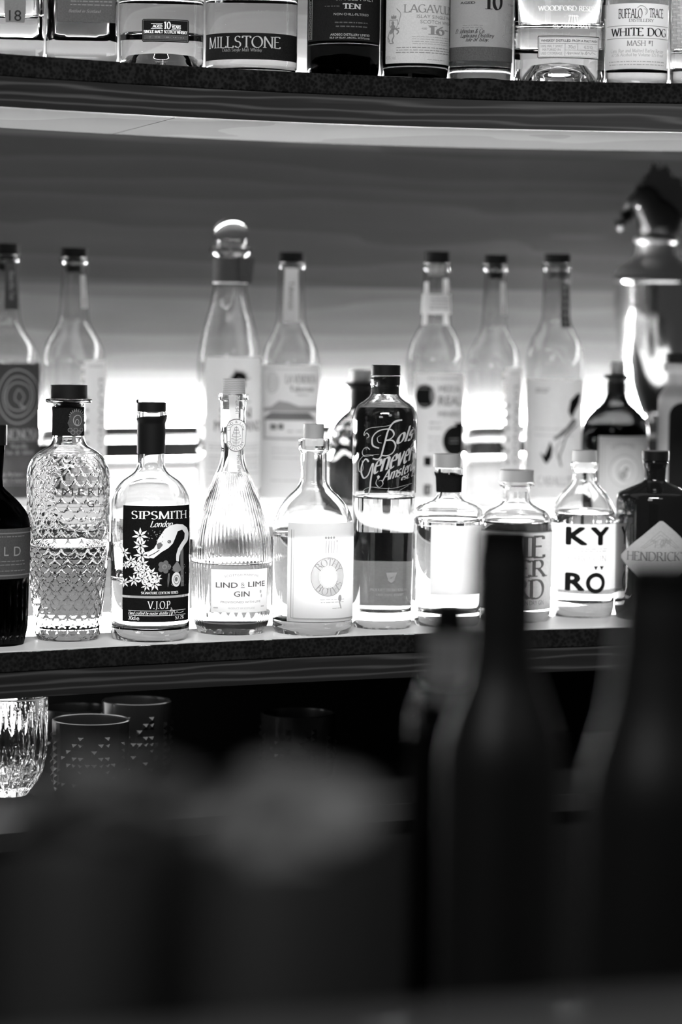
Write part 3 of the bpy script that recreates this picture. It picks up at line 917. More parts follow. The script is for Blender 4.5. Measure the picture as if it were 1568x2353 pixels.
# 3 gin with the black picture label
b = Bottle('gin_bottle', 'clear gin bottle with black label showing a long-necked bird among flowers', 344, ('px', 1477, Z1), 91, FRONT_G)
b.body([(946, 34, 1), (950, 35, 2), (964, 35, 2), (968, 31, 3), (1040, 31), (1072, 31, 14), (1088, 38, 10), (1110, 70, 16), (1140, 88, 18), (1170, 91, 12), (1460, 91, 8), (1477, 84, 8)], GLASS, 1330, LIQ, base=9)
b.solid('cap', [(925, 33, 2), (945, 33.5, 1)], BLACKM)
tear = lambda a: 5.5 - 7 * (0.5 + .5 * math.sin(a + .2)) + 1.2 * math.sin(3 * a)
b.sleeve('capsule', 955, 1042, BLACKM, .3, top=tear, bottom=lambda a: .8 * math.sin(5 * a), label='torn black capsule round the neck')
bm = tube_bm([(-.0148, -.0006, b.z(926)), (-.0150, -.0007, b.z(920)), (-.0142, -.0007, b.z(917.5))], [.0012, .0012, .0008], 8); b.part('torn_tab', bm, BLACKM)
L = b.sheet('front_label', 282, 432, 1163, 1369.5, PAPER_K, off=.3)
L.text('SIPSMITH', 301, 424, 1175, 1193, INK_W, thick=.15, thin=.06)
L.text('London', 343, 392, 1197, 1211, INK_W, slant=.35, serif=False, thick=.16, thin=.05)
# the bird: neck, head, bill, and a garden round it
hd = [(351, 1283), (338, 1281), (336, 1273), (343, 1266), (352, 1260), (358, 1250), (360, 1240), (368, 1228), (376, 1216), (388, 1208), (402, 1205), (416, 1207), (426, 1216), (430, 1230), (428, 1245), (420, 1256), (413, 1268), (409, 1280), (408, 1292), (402, 1290), (402, 1276), (406, 1262), (413, 1250), (420, 1240), (421, 1228), (415, 1219), (405, 1222), (400, 1236), (394, 1250), (384, 1260), (370, 1268), (360, 1276)]
L.polys([[hd[0], hd[1], hd[2], hd[3], hd[4], hd[30], hd[31]], [hd[4], hd[5], hd[6], hd[7], hd[8], hd[9], hd[26], hd[27], hd[28], hd[29], hd[30]], [hd[9], hd[10], hd[11], hd[25], hd[26]], [hd[11], hd[12], hd[13], hd[24], hd[25]], [hd[13], hd[14], hd[15], hd[22], hd[23], hd[24]], [hd[15], hd[16], hd[17], hd[20], hd[21], hd[22]], [hd[17], hd[18], hd[19], hd[20]]], INK_W)
L.polys([[(358, 1250), (366, 1246), (372, 1252), (364, 1262), (360, 1262)]], INK_G, 2)
L.ellipse(386, 1245, 4.5, 3.6, INK, 2).ellipse(386, 1245, 2.6, 2.2, INK_W, 3).ellipse(386, 1245, 1.3, 1.3, INK, 4)
L.stroke([(340, 1278), (352, 1272), (364, 1264)], 1.4, INK, 2)
L.polys([[(404, 1290), (410, 1300), (414, 1312), (406, 1318), (396, 1314), (394, 1304), (400, 1296)]], INK_M)
L.ellipse(403, 1333, 13, 17, INK_W).ellipse(403, 1333, 9, 11, INK_M, 2, 2).ellipse(402, 1332, 4, 5, INK_G, 3)
for k in range(5): L.ellipse(376 + 9 * math.cos(k * 1.257), 1303 + 9 * math.sin(k * 1.257), 6.5, 6.5, INK_G, 1)
L.ellipse(376, 1303, 6, 6, INK_M, 2).ellipse(376, 1303, 3, 3, INK_G, 3)
rnd = random.Random(4)
def bloom(x, y, r, n=7, rot=0.0, mat=INK_W, lay=1):
    for k in range(n):
        a = rot + k * 6.283 / n; c, s_ = math.cos(a), math.sin(a)
        P = [(x, y), (x + r * .5 * c - r * .16 * s_, y + r * .5 * s_ + r * .16 * c), (x + r * c, y + r * s_), (x + r * .5 * c + r * .16 * s_, y + r * .5 * s_ - r * .16 * c)]
        L.polys([P], mat, lay)
    L.ellipse(x, y, r * .14, r * .14, INK, lay + 1)
for (x, y, r) in ((321, 1231, 19), (322, 1254, 18), (325, 1276, 19), (301, 1291, 15), (312, 1300, 14), (327, 1296, 15), (318, 1314, 14), (334, 1312, 15), (346, 1318, 16), (308, 1334, 15), (326, 1330, 14), (342, 1336, 16), (354, 1342, 17), (336, 1346, 13), (360, 1328, 12)):
    bloom(x, y, r, 7, rnd.random())
for (x, y, r) in ((285, 1272, 15), (286, 1340, 13), (290, 1300, 10)): bloom(x, y, r, 7, rnd.random())
for k in range(26):
    x, y = rnd.uniform(337, 372), rnd.uniform(1219, 1252); L.ellipse(x, y, rnd.uniform(.7, 1.7), rnd.uniform(.7, 1.5), INK_M, 1, n=7)
for k in range(24):
    x, y = rnd.uniform(384, 424), rnd.uniform(1300, 1350); L.ellipse(x, y, rnd.uniform(.6, 1.4), rnd.uniform(.8, 2), INK_M, 1, n=7)
for k in range(5): L.stroke([(385 + k * .6, 1318), (383 + k, 1334), (384, 1350)], .8, INK_G)
L.polys([[(411, 1268), (418, 1262), (420, 1350), (413, 1350)]], INK_G, 1)
L.text('SIGNATURE EDITION SERIES', 324, 407, 1360, 1365.5, INK_W, thick=.2, thin=.1)
L.done()
L = b.sheet('lower_label', 282, 431, 1375, 1430, PAPER_K, off=.3)
L.text('V.J.O.P.', 340, 393, 1382, 1399, INK_W, thick=.15, thin=.06)
L.rect(296, 424, 1403.5, 1404.6, INK_W).rect(296, 424, 1414.4, 1415.4, INK_W)
L.text('Hand crafted by master distiller', 296, 385, 1406, 1412.5, INK_W, slant=.35, serif=False, thick=.18, thin=.09)
L.stroke(bez((388, 1416), (390, 1404), (394, 1401), (392, 1416), (398, 1403), (400, 1411), (405, 1408), (410, 1411), (420, 1408)), 1.2, INK_W)
L.text('70cl', 296, 312, 1417.5, 1425, INK_W, thick=.2, thin=.1).text('e', 314, 320.5, 1415.5, 1425.5, INK_W, 'sans')
L.text('57.7%', 401, 420, 1417.5, 1425, INK_W, thick=.17, thin=.08)
L.done()

# 4 fluted teardrop gin
b = Bottle('gin_bottle', 'teardrop gin bottle of fluted clear glass with pale wooden stopper', 531, ('px', 1462, Z1), 92, FRONT_G)
def ribs(a, z, r, b=b):
    t = (b.z(1085) - z) / (b.z(1085) - b.z(1130)); t = max(0, min(1, t))
    lo = max(0, min(1, (z - b.z(1302)) / .006)); front = .0
    if z < b.z(1302) and abs(a) < .75: lo = 0
    elif z < b.z(1302): lo = .55
    if z < .006: lo = 0
    return -.0011 * t * lo * (1 - abs(math.cos((a + (z - .1) * .8) * 30)) ** 1.4)
b.body([(904, 33, 1), (906, 34, 1), (919, 34, 1), (921, 29, 2), (950, 28), (1000, 28, 10), (1040, 25, 30), (1075, 31, 20), (1100, 43, 20), (1150, 64, 20), (1205, 82, 20), (1250, 91, 20), (1300, 92, 20), (1430, 90, 16), (1462, 76, 6)], GLASS, 1290, LIQ, base=9, relief=dict(step=.0022, fn=ribs, seg=480))
b.solid('stopper', [(870, 25, 4), (904, 26, 1)], CORK, dx=1)
b.solid('stopper_cork', [(904.5, 23, 1), (940, 21, 2)], CORK, dx=-2)
L = b.sheet('neck_strip', 521, 540, 908, 1084, PAPER_W, hw=28, cx=529, off=1.9)
L.text('LIME WITH H', 533, 541, 908, 950, INK_G, 'sans', vert=-1)
L.text('EDINBURGH', 537, 543.5, 1046, 1094, INK_G, 'sans', vert=-1)
L.done()
cxn, cyn = 536, 1000
def stad(x, y, rx, hh): return [(x + rx * math.cos(t), y - hh - rx * math.sin(t)) for t in [math.pi * k / 14 for k in range(15)]] + [(x - rx * math.cos(t), y + hh + rx * math.sin(t)) for t in [math.pi * k / 14 for k in range(15)]]
L = b.sheet('neck_seal', 514, 557, 960, 1040, PAPER_W, hw=30, cx=529, off=2.2, outline=stad(cxn, cyn, 21, 17))
P = stad(cxn, cyn, 20, 17); L.stroke(P + [P[0]], 2.2, INK_G)
P = stad(cxn, cyn, 12.5, 13); L.stroke(P + [P[0]], 1.0, INK_G)
L.ring_text('LIND & LIME', cxn, cyn - 14, 16.2, 17, 195, -15, 6.2, INK_G)
L.ring_text('DISTILLERY', cxn, cyn + 14, 16.2, 17, 180, 360, 6.2, INK_G, inward=True)
for y0, wd in ((982, 4), (989, 6.5), (997, 9)): L.stroke([(cxn - wd, y0 + 5.5), (cxn - wd * .75, y0), (cxn + wd * .75, y0), (cxn + wd, y0 + 5.5), (cxn - wd, y0 + 5.5)], .9, INK_G)
L.stroke([(cxn, 978), (cxn, 1024)], .9, INK_G)
for k in range(6): L.stroke([(cxn - 10.5 + k * .9, 1008 + k * 3.0), (cxn, 1005 + k * 3.6), (cxn + 10.5 - k * .9, 1008 + k * 3.0)], .8, INK_G)
L.done()
L = b.sheet('front_label', 485, 612, 1309, 1408, PAPER_F, off=.4)
L.text('SCOTTISH MARITIME', 515, 592, 1322, 1327.5, INK_G, 'sans', curve=-4)
L.text('LIND', 496, 545, 1338, 1350.5, INK_G, 'sans', weight=.025).text('LIME', 569, 606, 1336.5, 1349, INK_G, 'sans', weight=.025)
L.text('&', 552, 561, 1338, 1347, INK_G, 'sans').rect(552, 561, 1349.5, 1351, INK_G)
L.text('GIN', 537, 572, 1358.5, 1371, INK_G, 'sans', weight=.025)
L.text('PROVISIONED WITH LIME', 507, 597, 1381, 1386, INK_G, 'sans')
L.text('PRODUCT OF SCOTLAND', 524, 585, 1396, 1400, INK_M, 'sans').small_print(490, 502, (1396,), 4, INK_M).small_print(598, 606, (1394,), 4, INK_M)
L.ellipse(597, 1361, 3, 4, INK_M).ellipse(599, 1371, 2, 4, INK_M)
L.done()

# 5 white bottle with the round seal on its pale label
b = Bottle('gin_bottle', 'clear round-shouldered bottle with pale label carrying a ring of letters', 717, ('px', 1462, Z1), 93, FRONT_G)
b.body([(1007, 34, 2), (1010, 36, 2), (1034, 36, 3), (1040, 30, 4), (1110, 31, 10), (1126, 40, 10), (1146, 62, 16), (1172, 82, 16), (1205, 93, 16), (1446, 93, 8), (1462, 84, 8)], GLASS, 1230, LIQ, base=11)
b.solid('stopper', [(974, 23.5, 2), (1007, 23, 1)], GREYCAP, dx=-1)
b.solid('stopper_plug', [(1007.5, 22, 1), (1024, 21, 2)], PAPER_W)
L = b.sheet('front_label', 660, 809.5, 1203, 1430, PAPER_W, off=.35)
for dx_, wdt in ((9, 2.4), (14, 1.0)): L.stroke([(660 + dx_, 1218), (660 + dx_, 1418 + dx_ * .4), (809, 1420 + dx_ * .4)], wdt, INK_M)
L.ellipse(753, 1326, 41, 45, INK_P, 1, 19).ellipse(753, 1326, 21, 24, INK_M, 2, 1).ellipse(753, 1326, 41, 45, INK_G, 2, 1)
L.ring_text('BOTHY', 753, 1326, 31, 34, 150, 20, 17, INK_M, 'serif', 2).ring_text('BOTHS', 753, 1326, 31, 34, 215, 345, 17, INK_M, 'serif', 2, inward=True)
for x in (746, 752, 758, 764, 771): L.stroke([(x, 1272), (x + 1, 1250 - (x % 3) * 4)], 2.2, INK_M).ellipse(x, 1244 - (x % 3) * 4, 2.4, 3, INK_M)
L.rect(726, 786, 1273, 1274.2, INK_M)
L.small_print(734, 790, (1378, 1384), 1.6, INK_M).small_print(762, 784, (1398,), 1.4, INK_M)
L.ellipse(779, 1376, 5, 8, INK_M).stroke([(778, 1384), (782, 1400)], 3, INK_M)
L.done()

# 6 tall genever bottle with script
b = Bottle('genever_bottle', 'tall slim clear bottle with swirling white script on a black upper half', 878, ('px', 1448, Z1), 73.5, FRONT_G)
b.body([(864, 32, 1), (866, 34, 1), (884, 34, 1), (888, 32, 2), (908, 32, 8), (920, 44, 8), (932, 64, 12), (956, 73.5, 12), (1140, 72), (1400, 67.5, 20), (1436, 67, 4), (1448, 64, 4)], GLASS, 1142, LIQ, wall=3, base=16, punt=2)
b.solid('cap', [(839, 34, 1), (862, 34, 1)], BLACK, dx=1)
b.solid('stopper', [(864.5, 29, 1), (906, 27, 3)], BLACK, dx=1)
b.sleeve('back_label', 934, 1132, PAPER_K, .4, a0=95, a1=265, label='black label on the far side seen through the glass')
b.sleeve('lower_back_label', 1226, 1292, PAPER_K, .4, a0=100, a1=260, label='dark printed head of the far label')
b.sleeve('lower_back_label', 1292.5, 1396, PAPER_G, .4, a0=100, a1=260, label='grey label on the far side seen through the spirit')
L = b.sheet('script', 806, 950, 930, 1140, None, off=.25)
K = paper('etched_script', .42, .06)
def sw(*P, wd=2.2, nib=.55): L.stroke(bez(*P), wd, K, 1, nib)
sw((838, 1008), (843, 1003), (838, 996), (832, 1002), (834, 992), (846, 984), (866, 981), (886, 978), (902, 970), (917, 965), wd=2.0)   # flourish over the B
sw((917, 965), (903, 967), (893, 976), (885, 992), (880, 1012), (875, 1032), (870, 1050), (862, 1056), (852, 1054), wd=5, nib=.35)    # stem of B
sw((866, 1030), (852, 1024), (851, 1006), (862, 992), (880, 986), (894, 988), (899, 998), (892, 1008), (881, 1012), (896, 1012), (903, 1024), (897, 1040), (884, 1047), (870, 1046), wd=4, nib=.45)
sw((872, 1018), (864, 1016), (862, 1006), (870, 1000), wd=1.6)
for txt, x0, x1, y0, y1, tl, th in (('ols', 903, 939, 987, 1020, -10, .2), ('enever', 852, 940, 1047, 1090, -34, .2), ('Amsterdam', 874, 951, 1083, 1107, -36, .2), ('est. 1575', 916, 951, 1092, 1104, -14, .2)):
    L.text(txt, x0, x1, y0, y1, K, slant=.42, serif=False, thick=th, thin=.07, tilt=tl)
sw((843, 1062), (836, 1056), (828, 1068), (826, 1086), (832, 1100), (842, 1092), (849, 1072), (853, 1066), (851, 1084), (848, 1104), (846, 1124), (842, 1140), wd=4.6, nib=.4)
sw((853, 1048), (844, 1046), (830, 1050), (820, 1066), (822, 1086), (830, 1080), (828, 1060), wd=1.6)
sw((845, 1034), (840, 1030), (832, 1032), (828, 1042), (834, 1050), (852, 1046), (866, 1044), wd=1.8)
sw((826, 1140), (834, 1126), (850, 1120), (872, 1122), (898, 1122), (925, 1116), (942, 1112), wd=1.5)
sw((862, 1102), (860, 1112), (868, 1120), (876, 1112), (872, 1104), (866, 1106), wd=1.6)
sw((890, 1120), (888, 1132), (902, 1136), (916, 1126), (934, 1116), wd=1.5)
sw((941, 982), (946, 990), (942, 998), (938, 992), wd=1.6); sw((942, 1012), (949, 1022), (944, 1036), (938, 1028), (944, 1016), wd=1.6)
L.polys([[(862, 1095), (866, 1092), (869, 1096), (864, 1103)]], K)
# small crest and lines on the lower half
L.polys([[(886, 1316), (912, 1316), (909, 1326), (905, 1336), (899, 1340), (893, 1336), (889, 1326)]], INK_S).stroke([(890, 1322), (908, 1334)], 2, PAPER_G, 2).stroke([(908, 1322), (890, 1334)], 2, PAPER_G, 2)
L.text('1575', 893, 906, 1343, 1348, INK_S, 'sans').text('PRODUCT FROM HOLLAND', 848, 940, 1353.5, 1359, INK_S, thick=.17, thin=.08).text('ORIGINAL RECIPE', 863, 930, 1365, 1370, INK_S, thick=.17, thin=.08)
L.done()

# 7 flat-shouldered bottle
b = Bottle('gin_bottle', 'flat-shouldered clear bottle with grey cap and torn black neck tape', 1027, ('px', 1443, Z1), 77.5, FRONT_G)
b.body([(1074, 31, 1), (1076, 32, 1), (1090, 32, 2), (1096, 29, 3), (1138, 27, 6), (1150, 34, 8), (1160, 62, 14), (1172, 78, 6), (1186, 79.5, 4), (1207, 77, 4), (1428, 77, 6), (1441, 72, 5)], GLASS, 1196, LIQ, base=12)
b.solid('cap', [(1043, 31, 3), (1073, 31, 1)], GREYCAP, dx=-5)
b.sleeve('neck_tape', 1088, 1130, PAPER_K, .4, top=lambda a: 3 * math.sin(a) + 1.5 * math.sin(4 * a), a0=-178, a1=178, label='torn black tape round the neck')
L = b.sheet('front_label', 952, 1103, 1210, 1368, PAPER_F, off=.35, outline=[(988, 1210), (1103, 1210), (1103, 1368), (988, 1368)]); L.done()

# 8 dry gin with the wrap label
b = Bottle('gin_bottle', 'clear bottle with grey cap whose big letters end in DRY GIN', 1183, ('px', 1432, Z1), 82.5, FRONT_G)
b.body([(1107, 40, 1), (1108, 41, 2), (1116, 41, 2), (1120, 31, 4), (1155, 31, 8), (1163, 44, 8), (1180, 76, 16), (1210, 82.5, 12), (1419, 81, 6), (1432, 76, 6)], GLASS, 1200, LIQ, base=12)
b.solid('cap', [(1080, 39, 2), (1106, 39, 1)], GREYCAP)
b.solid('stopper_plug', [(1106.5, 27, 1), (1128, 25, 3)], PAPER_W)
L = b.sheet('front_label', 1098, 1265.5, 1223, 1403, PAPER_L, off=.35)
L.rect(1098, 1265, 1222, 1225, INK_G).rect(1098, 1265, 1401, 1403, INK_G)
for txt, x0, x1, y0, y1 in (('HIE', 1140, 1248, 1233, 1282), ('FER', 1150, 1249, 1288, 1326), ('RD', 1176, 1248, 1333, 1376)):
    L.text(txt, x0, x1, y0, y1, INK_G, thick=.17, thin=.085)
L.text('LONDON DRY GIN', 1165, 1248, 1380, 1391, INK_G, 'sans')
L.done()

# 9 rye gin, bold letters
b = Bottle('gin_bottle', 'clear gin bottle with white label and huge bold black capitals', 1337, ('px', 1421, Z1), 75, FRONT_G)
b.body([(1062, 29, 1), (1063, 31, 1), (1079, 31, 2), (1084, 26, 3), (1106, 27, 8), (1120, 38, 8), (1142, 58, 14), (1170, 71, 14), (1196, 75, 8), (1372, 75), (1407, 74, 6), (1421, 68, 6)], GLASS, 1178, LIQ, base=14)
b.solid('cap', [(1035, 28, 2), (1061, 28, 1)], GREYCAP)
b.solid('stopper_plug', [(1061.5, 22, 1), (1085, 21, 3)], PAPER_W)
L = b.sheet('front_label', 1264, 1411, 1205, 1356, PAPER_F, off=.35)
L.text('K', 1301, 1345, 1211, 1251, INK, 'sans', weight=.06).text('Y', 1356, 1393, 1211, 1251, INK, 'sans', weight=.06)
L.text('R', 1301, 1340, 1316, 1356, INK, 'sans', weight=.06).ellipse(1368, 1340, 24, 24, INK, 1, 10)
L.text('KYRO GIN', 1303, 1390, 1276, 1291, INK_M, thick=.14, thin=.05).ellipse(1346, 1271.5, 1.6, 1.6, INK_M).ellipse(1353, 1271.5, 1.6, 1.6, INK_M)
L.small_print(1302, 1392, (1261, 1266), 2, INK_G, 5).text('46.3% 500ml', 1302, 1356, 1300, 1307, INK_M, 'sans')
for k in range(2): L.polys([[(1362 + k * 13, 1301), (1372 + k * 13, 1301), (1367 + k * 13, 1311)]], INK)
L.done()

# 10 black apothecary bottle
b = Bottle('gin_bottle', 'black apothecary gin bottle with pale diamond-shaped label', 1499, ('px', 1428, Z1), 88, FRONT_G)
b.body([(1058, 28, 2), (1064, 29, 2), (1076, 26, 3), (1104, 24, 8), (1110, 30, 4), (1134, 84, 8), (1150, 88, 8), (1410, 86, 8), (1428, 80, 6)], BLACKG, base=8)
b.solid('cap', [(1036, 31, 4), (1057.5, 31, 2)], BLACK)
L = b.sheet('front_label', 1412, 1587, 1197, 1370, PAPER_L, off=.4, hw=110, cx=1505, outline=[(1414, 1281), (1470, 1236), (1521, 1199), (1530, 1199), (1578, 1234), (1596, 1252), (1596, 1312), (1530, 1366), (1521, 1366), (1414, 1288)])
L.text("HENDRICK'S", 1432, 1596, 1271, 1292, INK_G, thick=.15, thin=.06)
for k in range(3): L.stroke([(1470 + k * 4, 1262 + k), (1524, 1222 + k * 9), (1578 - k * 4, 1262 + k)], 1.2, INK_M)
rnd = random.Random(9)
for k in range(30):
    x = rnd.uniform(1498, 1556); L.stroke(bez((x, rnd.uniform(1240, 1262)), (x + rnd.uniform(-8, 8), rnd.uniform(1236, 1258)), (x + rnd.uniform(-10, 10), rnd.uniform(1240, 1262)), n=6), 1.0, INK_M)
L.done()
# ---------------------------------------------------------------- middle tier
Lq = ('px', 1168, Z2)
# 11 raicilla, charcoal label with rings
b = Bottle('agave_spirit_bottle', 'clear long-necked bottle with charcoal label of concentric rings, first by the left frame edge', 12, Lq, 79, MID_G)
b.body([(586, 30, 1), (587, 32, 2), (599, 32, 2), (603, 27, 3), (650, 28), (735, 34, 20), (762, 44, 14), (798, 70, 18), (832, 78, 14), (1150, 78, 8), (1162, 72, 6)], GLASS, 1092 if False else None, None)
b.solid('cap', [(560, 30, 2), (585, 30, 1)], BLACKM)
b.solid('stopper', [(586.5, 22, 1), (622, 20, 2)], BLACK)
L = b.sheet('neck_label', 9, 37, 602, 711, PAPER_D, hw=30, off=.9)
L.text('Raicilla Sur', 20, 30, 624, 690, INK_S, thick=.17, thin=.07, vert=1)
L.done()
L = b.sheet('front_label', -66, 90.5, 835, 1152 - 6, PAPER_D, off=.4)
for rx, ry, wdt in ((46, 62, 3.2), (35, 46, 3.0), (29, 32, 2.8)):
    L.stroke([(41 + rx * math.cos(t) * (1 + .03 * math.sin(2 * t + rx)), 911 + ry * math.sin(t) * (1 + .02 * math.cos(3 * t))) for t in [6.2832 * k / 48 for k in range(49)]], wdt, INK_S)
L.stroke(bez((38, 895), (45, 897), (54, 912), (48, 924), (50, 934), (56, 936)), 2.4, INK_S).stroke(bez((40, 894), (33, 908), (34, 920), (42, 926), (46, 934), (54, 938)), 2.4, INK_S)
L.text('LA VENENOSA', -52, 85, 987, 1009, INK_S, thick=.2, thin=.09).rect(-52, 87, 1012.5, 1014, INK_S)
L.text('Raicilla', 25, 61, 1020, 1030, INK_S, thick=.18, thin=.08).text('Sur de Jalisco', 12, 75, 1034, 1044, INK_S, thick=.18, thin=.08)
L.text('Don Arturo', -10, 52, 1086, 1094, INK_S, thick=.18, thin=.08).text('agave Cenizo', -14, 60, 1100, 1108, INK_S, thick=.18, thin=.08)
L.small_print(0, 60, (1113,), 3, INK_G)
L.done()

def jag(x, y0, y1, side, n, amp, right):
    """stepped zig-zag paper edge"""
    pts = []
    h = (y1 - y0) / n
    for k in range(n):
        d = amp if k % 2 else 0
        pts += [(x + side * d, y0 + k * h), (x + side * d, y0 + (k + 1) * h)]
    return pts
def derrumbes(cx, hw, lab, x_edge, x_right, dark_stop, ys, seed):
    b = Bottle('agave_spirit_bottle', lab, cx, Lq, hw, MID_G)
    t, nk = ys, hw / 75
    b.body([(t + 22, 31 * nk, 1), (t + 23, 33 * nk, 2), (t + 33, 33 * nk, 2), (t + 37, 28 * nk, 3), (t + 60, 28 * nk), (t + 168, 36 * nk, 14), (t + 186, 44 * nk, 12), (t + 220, 66 * nk, 18), (t + 258, 75 * nk, 16), (1150, 75 * nk, 8), (1162, 68 * nk, 6)], GLASS, None, None)
    b.solid('cap', [(t, 31 * nk, 2), (t + 21.5, 32 * nk, 1)], BLACKM)
    b.solid('stopper', [(t + 22.5, 21 * nk, 1), (t + 56, 18 * nk, 5)], BLACK)
    out = jag(x_edge, t + 258, 1146, -1, 30, 7, 0)
    L = b.sheet('front_label', x_edge, x_right, t + 258, 1146, PAPER, off=.4, outline=out + [(x_right, 1146), (x_right, t + 258)])
    L.small_print(x_edge + 8, x_right - 6, (t + 268, t + 272), 2.5, INK_M, seed)
    for k in range(6): L.polys([[(x_edge + 6, t + 340 + k * 26), (x_edge + 11, t + 346 + k * 26), (x_edge + 6, t + 352 + k * 26), (x_edge + 1, t + 346 + k * 26)]], INK_M)
    L.text('DURANGO', x_right - 18, x_right - 6, t + 300, t + 480, INK_M, 'sans', vert=1)
    L.done()
    L = b.sheet('neck_label', cx + 16 * nk, cx + 29 * nk, t + 62, t + 138, PAPER_L, hw=33 * nk, off=.9)
    L.text('DERRUMBES', cx + 20 * nk, cx + 27 * nk, t + 66, t + 134, INK_G, 'sans', vert=1); L.done()
    return b
derrumbes(167, 75, 'clear long-necked bottle with step-edged pale label, behind the fish-scale gin bottle', 192, 241.5, 1, 570, 3)

# 13 bottle with the glass ball stopper
b = Bottle('tequila_bottle', 'clear sloping-shouldered bottle closed by a glass ball, dark tag on its neck', 524, Lq, 73.5, MID_G)
b.body([(567, 40, 1), (570, 47, 2), (582, 47, 3), (590, 37, 3), (655, 37, 14), (700, 45, 20), (760, 62, 20), (825, 73.5, 20), (1148, 73.5, 8), (1162, 66, 8)], GLASS, None, None)
prof = [(40 * math.sin(t) if k not in (0, 16) else 0, 541 - 39 * math.cos(t)) for k, t in enumerate([math.pi * .86 * k / 16 for k in range(17)])]
bm = lathe_bm([(0 if k == 0 else r * b.m, b.z(y)) for k, (r, y) in enumerate(prof)] + [(28 * b.m, b.z(584)), (26 * b.m, b.z(606)), (0, b.z(606))], 56)
o = b.part('ball_stopper', bm, GLASS, angle=60); o['label'] = 'solid glass ball stopper'
b.sleeve('neck_band', 593, 649, PAPER_D, .4, label='dark paper band round the neck')
L = b.sheet('neck_band_edge', 484, 565, 648.5, 651.5, INK_W, hw=37.5, off=.9); L.done()
bm = box_bm((.012, -.0225, b.z(650)), (.033, -.021, b.z(594)))
for v in bm.verts:
    if v.co.x > .03 and v.co.z < b.z(640): v.co.x -= .004
o = b.part('hanging_tag', bm, PAPER_D, smooth=False); o['label'] = 'folded dark tag'
L = b.sheet('front_label', 470, 597, 820, 1122, PAPER, off=.4)
rnd = random.Random(2)
for k in range(26):
    a = math.pi * (.02 + .96 * k / 25); r = rnd.uniform(20, 28)
    c, s_ = math.cos(a), math.sin(a)
    L.polys([[(546 + 4 * c + 2.2 * s_, 872 - 4 * s_ + 2.2 * c), (546 + r * c, 872 - r * s_), (546 + 4 * c - 2.2 * s_, 872 - 4 * s_ - 2.2 * c)]], INK)
L.ellipse(548, 882, 15, 14, INK_G).stroke([(540, 874), (556, 892)], 1.4, INK_M, 2).stroke([(556, 874), (542, 892)], 1.4, INK_M, 2)
L.text('SAN', 505, 573, 936, 960, INK_G, 'sans', weight=.02).text('MEXICANO', 492, 593, 966, 990, INK_G, 'sans', weight=.02)
L.small_print(552, 575, (922,), 3, INK_M).small_print(480, 592, (1026, 1034, 1046, 1054, 1064, 1074, 1086), 3.4, INK_M, 8)
L.rect(476, 594, 1020, 1021, INK_M)
L.done()

# 14 raicilla with the house picture
b = Bottle('agave_spirit_bottle', 'clear long-necked bottle with pale label picturing a house below a hill', 664, Lq, 68, MID_G)
b.body([(604, 29, 1), (605, 32, 2), (613, 32, 2), (617, 29, 3), (650, 30), (740, 34, 20), (764, 42, 14), (798, 60, 18), (838, 68, 14), (1150, 67, 8), (1162, 62, 6)], GLASS, None, None)
b.solid('cap', [(580, 29, 2), (603, 29, 1)], BLACKM, dx=-1)
b.solid('stopper', [(604.5, 21, 1), (618, 19, 2)], BLACK)
L = b.sheet('neck_label', 647, 681, 616, 740, PAPER_L, hw=33, off=.9)
L.text('Tabernas', 659, 671, 646, 712, INK_G, thick=.17, thin=.07, vert=1); L.done()
L = b.sheet('front_label', 598, 729, 839, 1146, PAPER_W, off=.4)
L.stroke([(604, 848), (726, 848), (726, 1010), (604, 1010), (604, 848)], 1.2, INK_M, 1)
for r in (18, 13.5, 9, 4.5): L.ellipse(623, 880, r, r * 1.35, INK_M, 2, 1.6)
L.text('LA VENENOSA', 654, 722, 862, 880, INK_M, thick=.22, thin=.1, layer=2).text('Tabernas', 663, 717, 888, 899, INK_G, thick=.18, thin=.08, layer=2).text('Oaxaca', 678, 704, 904, 909, INK_M, thick=.2, thin=.1, layer=2)
L.polys([[(604, 940), (622, 936), (640, 921), (662, 925), (684, 934), (726, 935), (726, 946), (604, 946)]], INK_M, 2)
L.polys([[(622, 948), (706, 948), (722, 966), (603, 966)]], INK_G, 2)
for k in range(12): L.stroke([(625 + k * 7, 948), (612 + k * 9.5, 966)], .8, INK_M, 3)
L.rect(620, 634, 975, 988, INK_G, 2).rect(638, 650, 974, 987, INK_G, 2).rect(606, 609, 966, 1004, INK_M, 2).rect(717, 719, 966, 1000, INK_M, 2)
L.rect(658, 672, 990, 992, INK_M, 2).rect(678, 694, 990, 992, INK_M, 2).rect(604, 726, 1006, 1009, INK_M, 2)
L.small_print(622, 710, (1030, 1040, 1052, 1104), 2, INK_M, 6)
L.done()

# 15 brown corked bottle behind the genever
b = Bottle('spirit_bottle', 'smoked glass corked bottle with swirling moulded lines, behind the tall genever bottle', 829, ('px', 1166, Z2), 76, MID_G)
def swirl(a, z, r): return -.0012 * (.5 + .5 * math.sin(6 * a + z * 160 + 2 * math.sin(z * 60))) if .01 < z < .12 else 0
b.body([(878, 32, 1), (879, 38, 2), (888, 38, 2), (892, 27, 3), (940, 28, 8), (958, 50, 10), (985, 72, 14), (1010, 76, 10), (1154, 76, 8), (1166, 70, 6)], GLASS2, None, None, relief=dict(step=.003, fn=swirl, seg=144))
b.solid('cork', [(850, 27, 2), (878, 26, 1)], GREYCAP, dx=-2)
b.sleeve('neck_wrap', 882, 942, BLACKM, .3, label='black neck wrap')

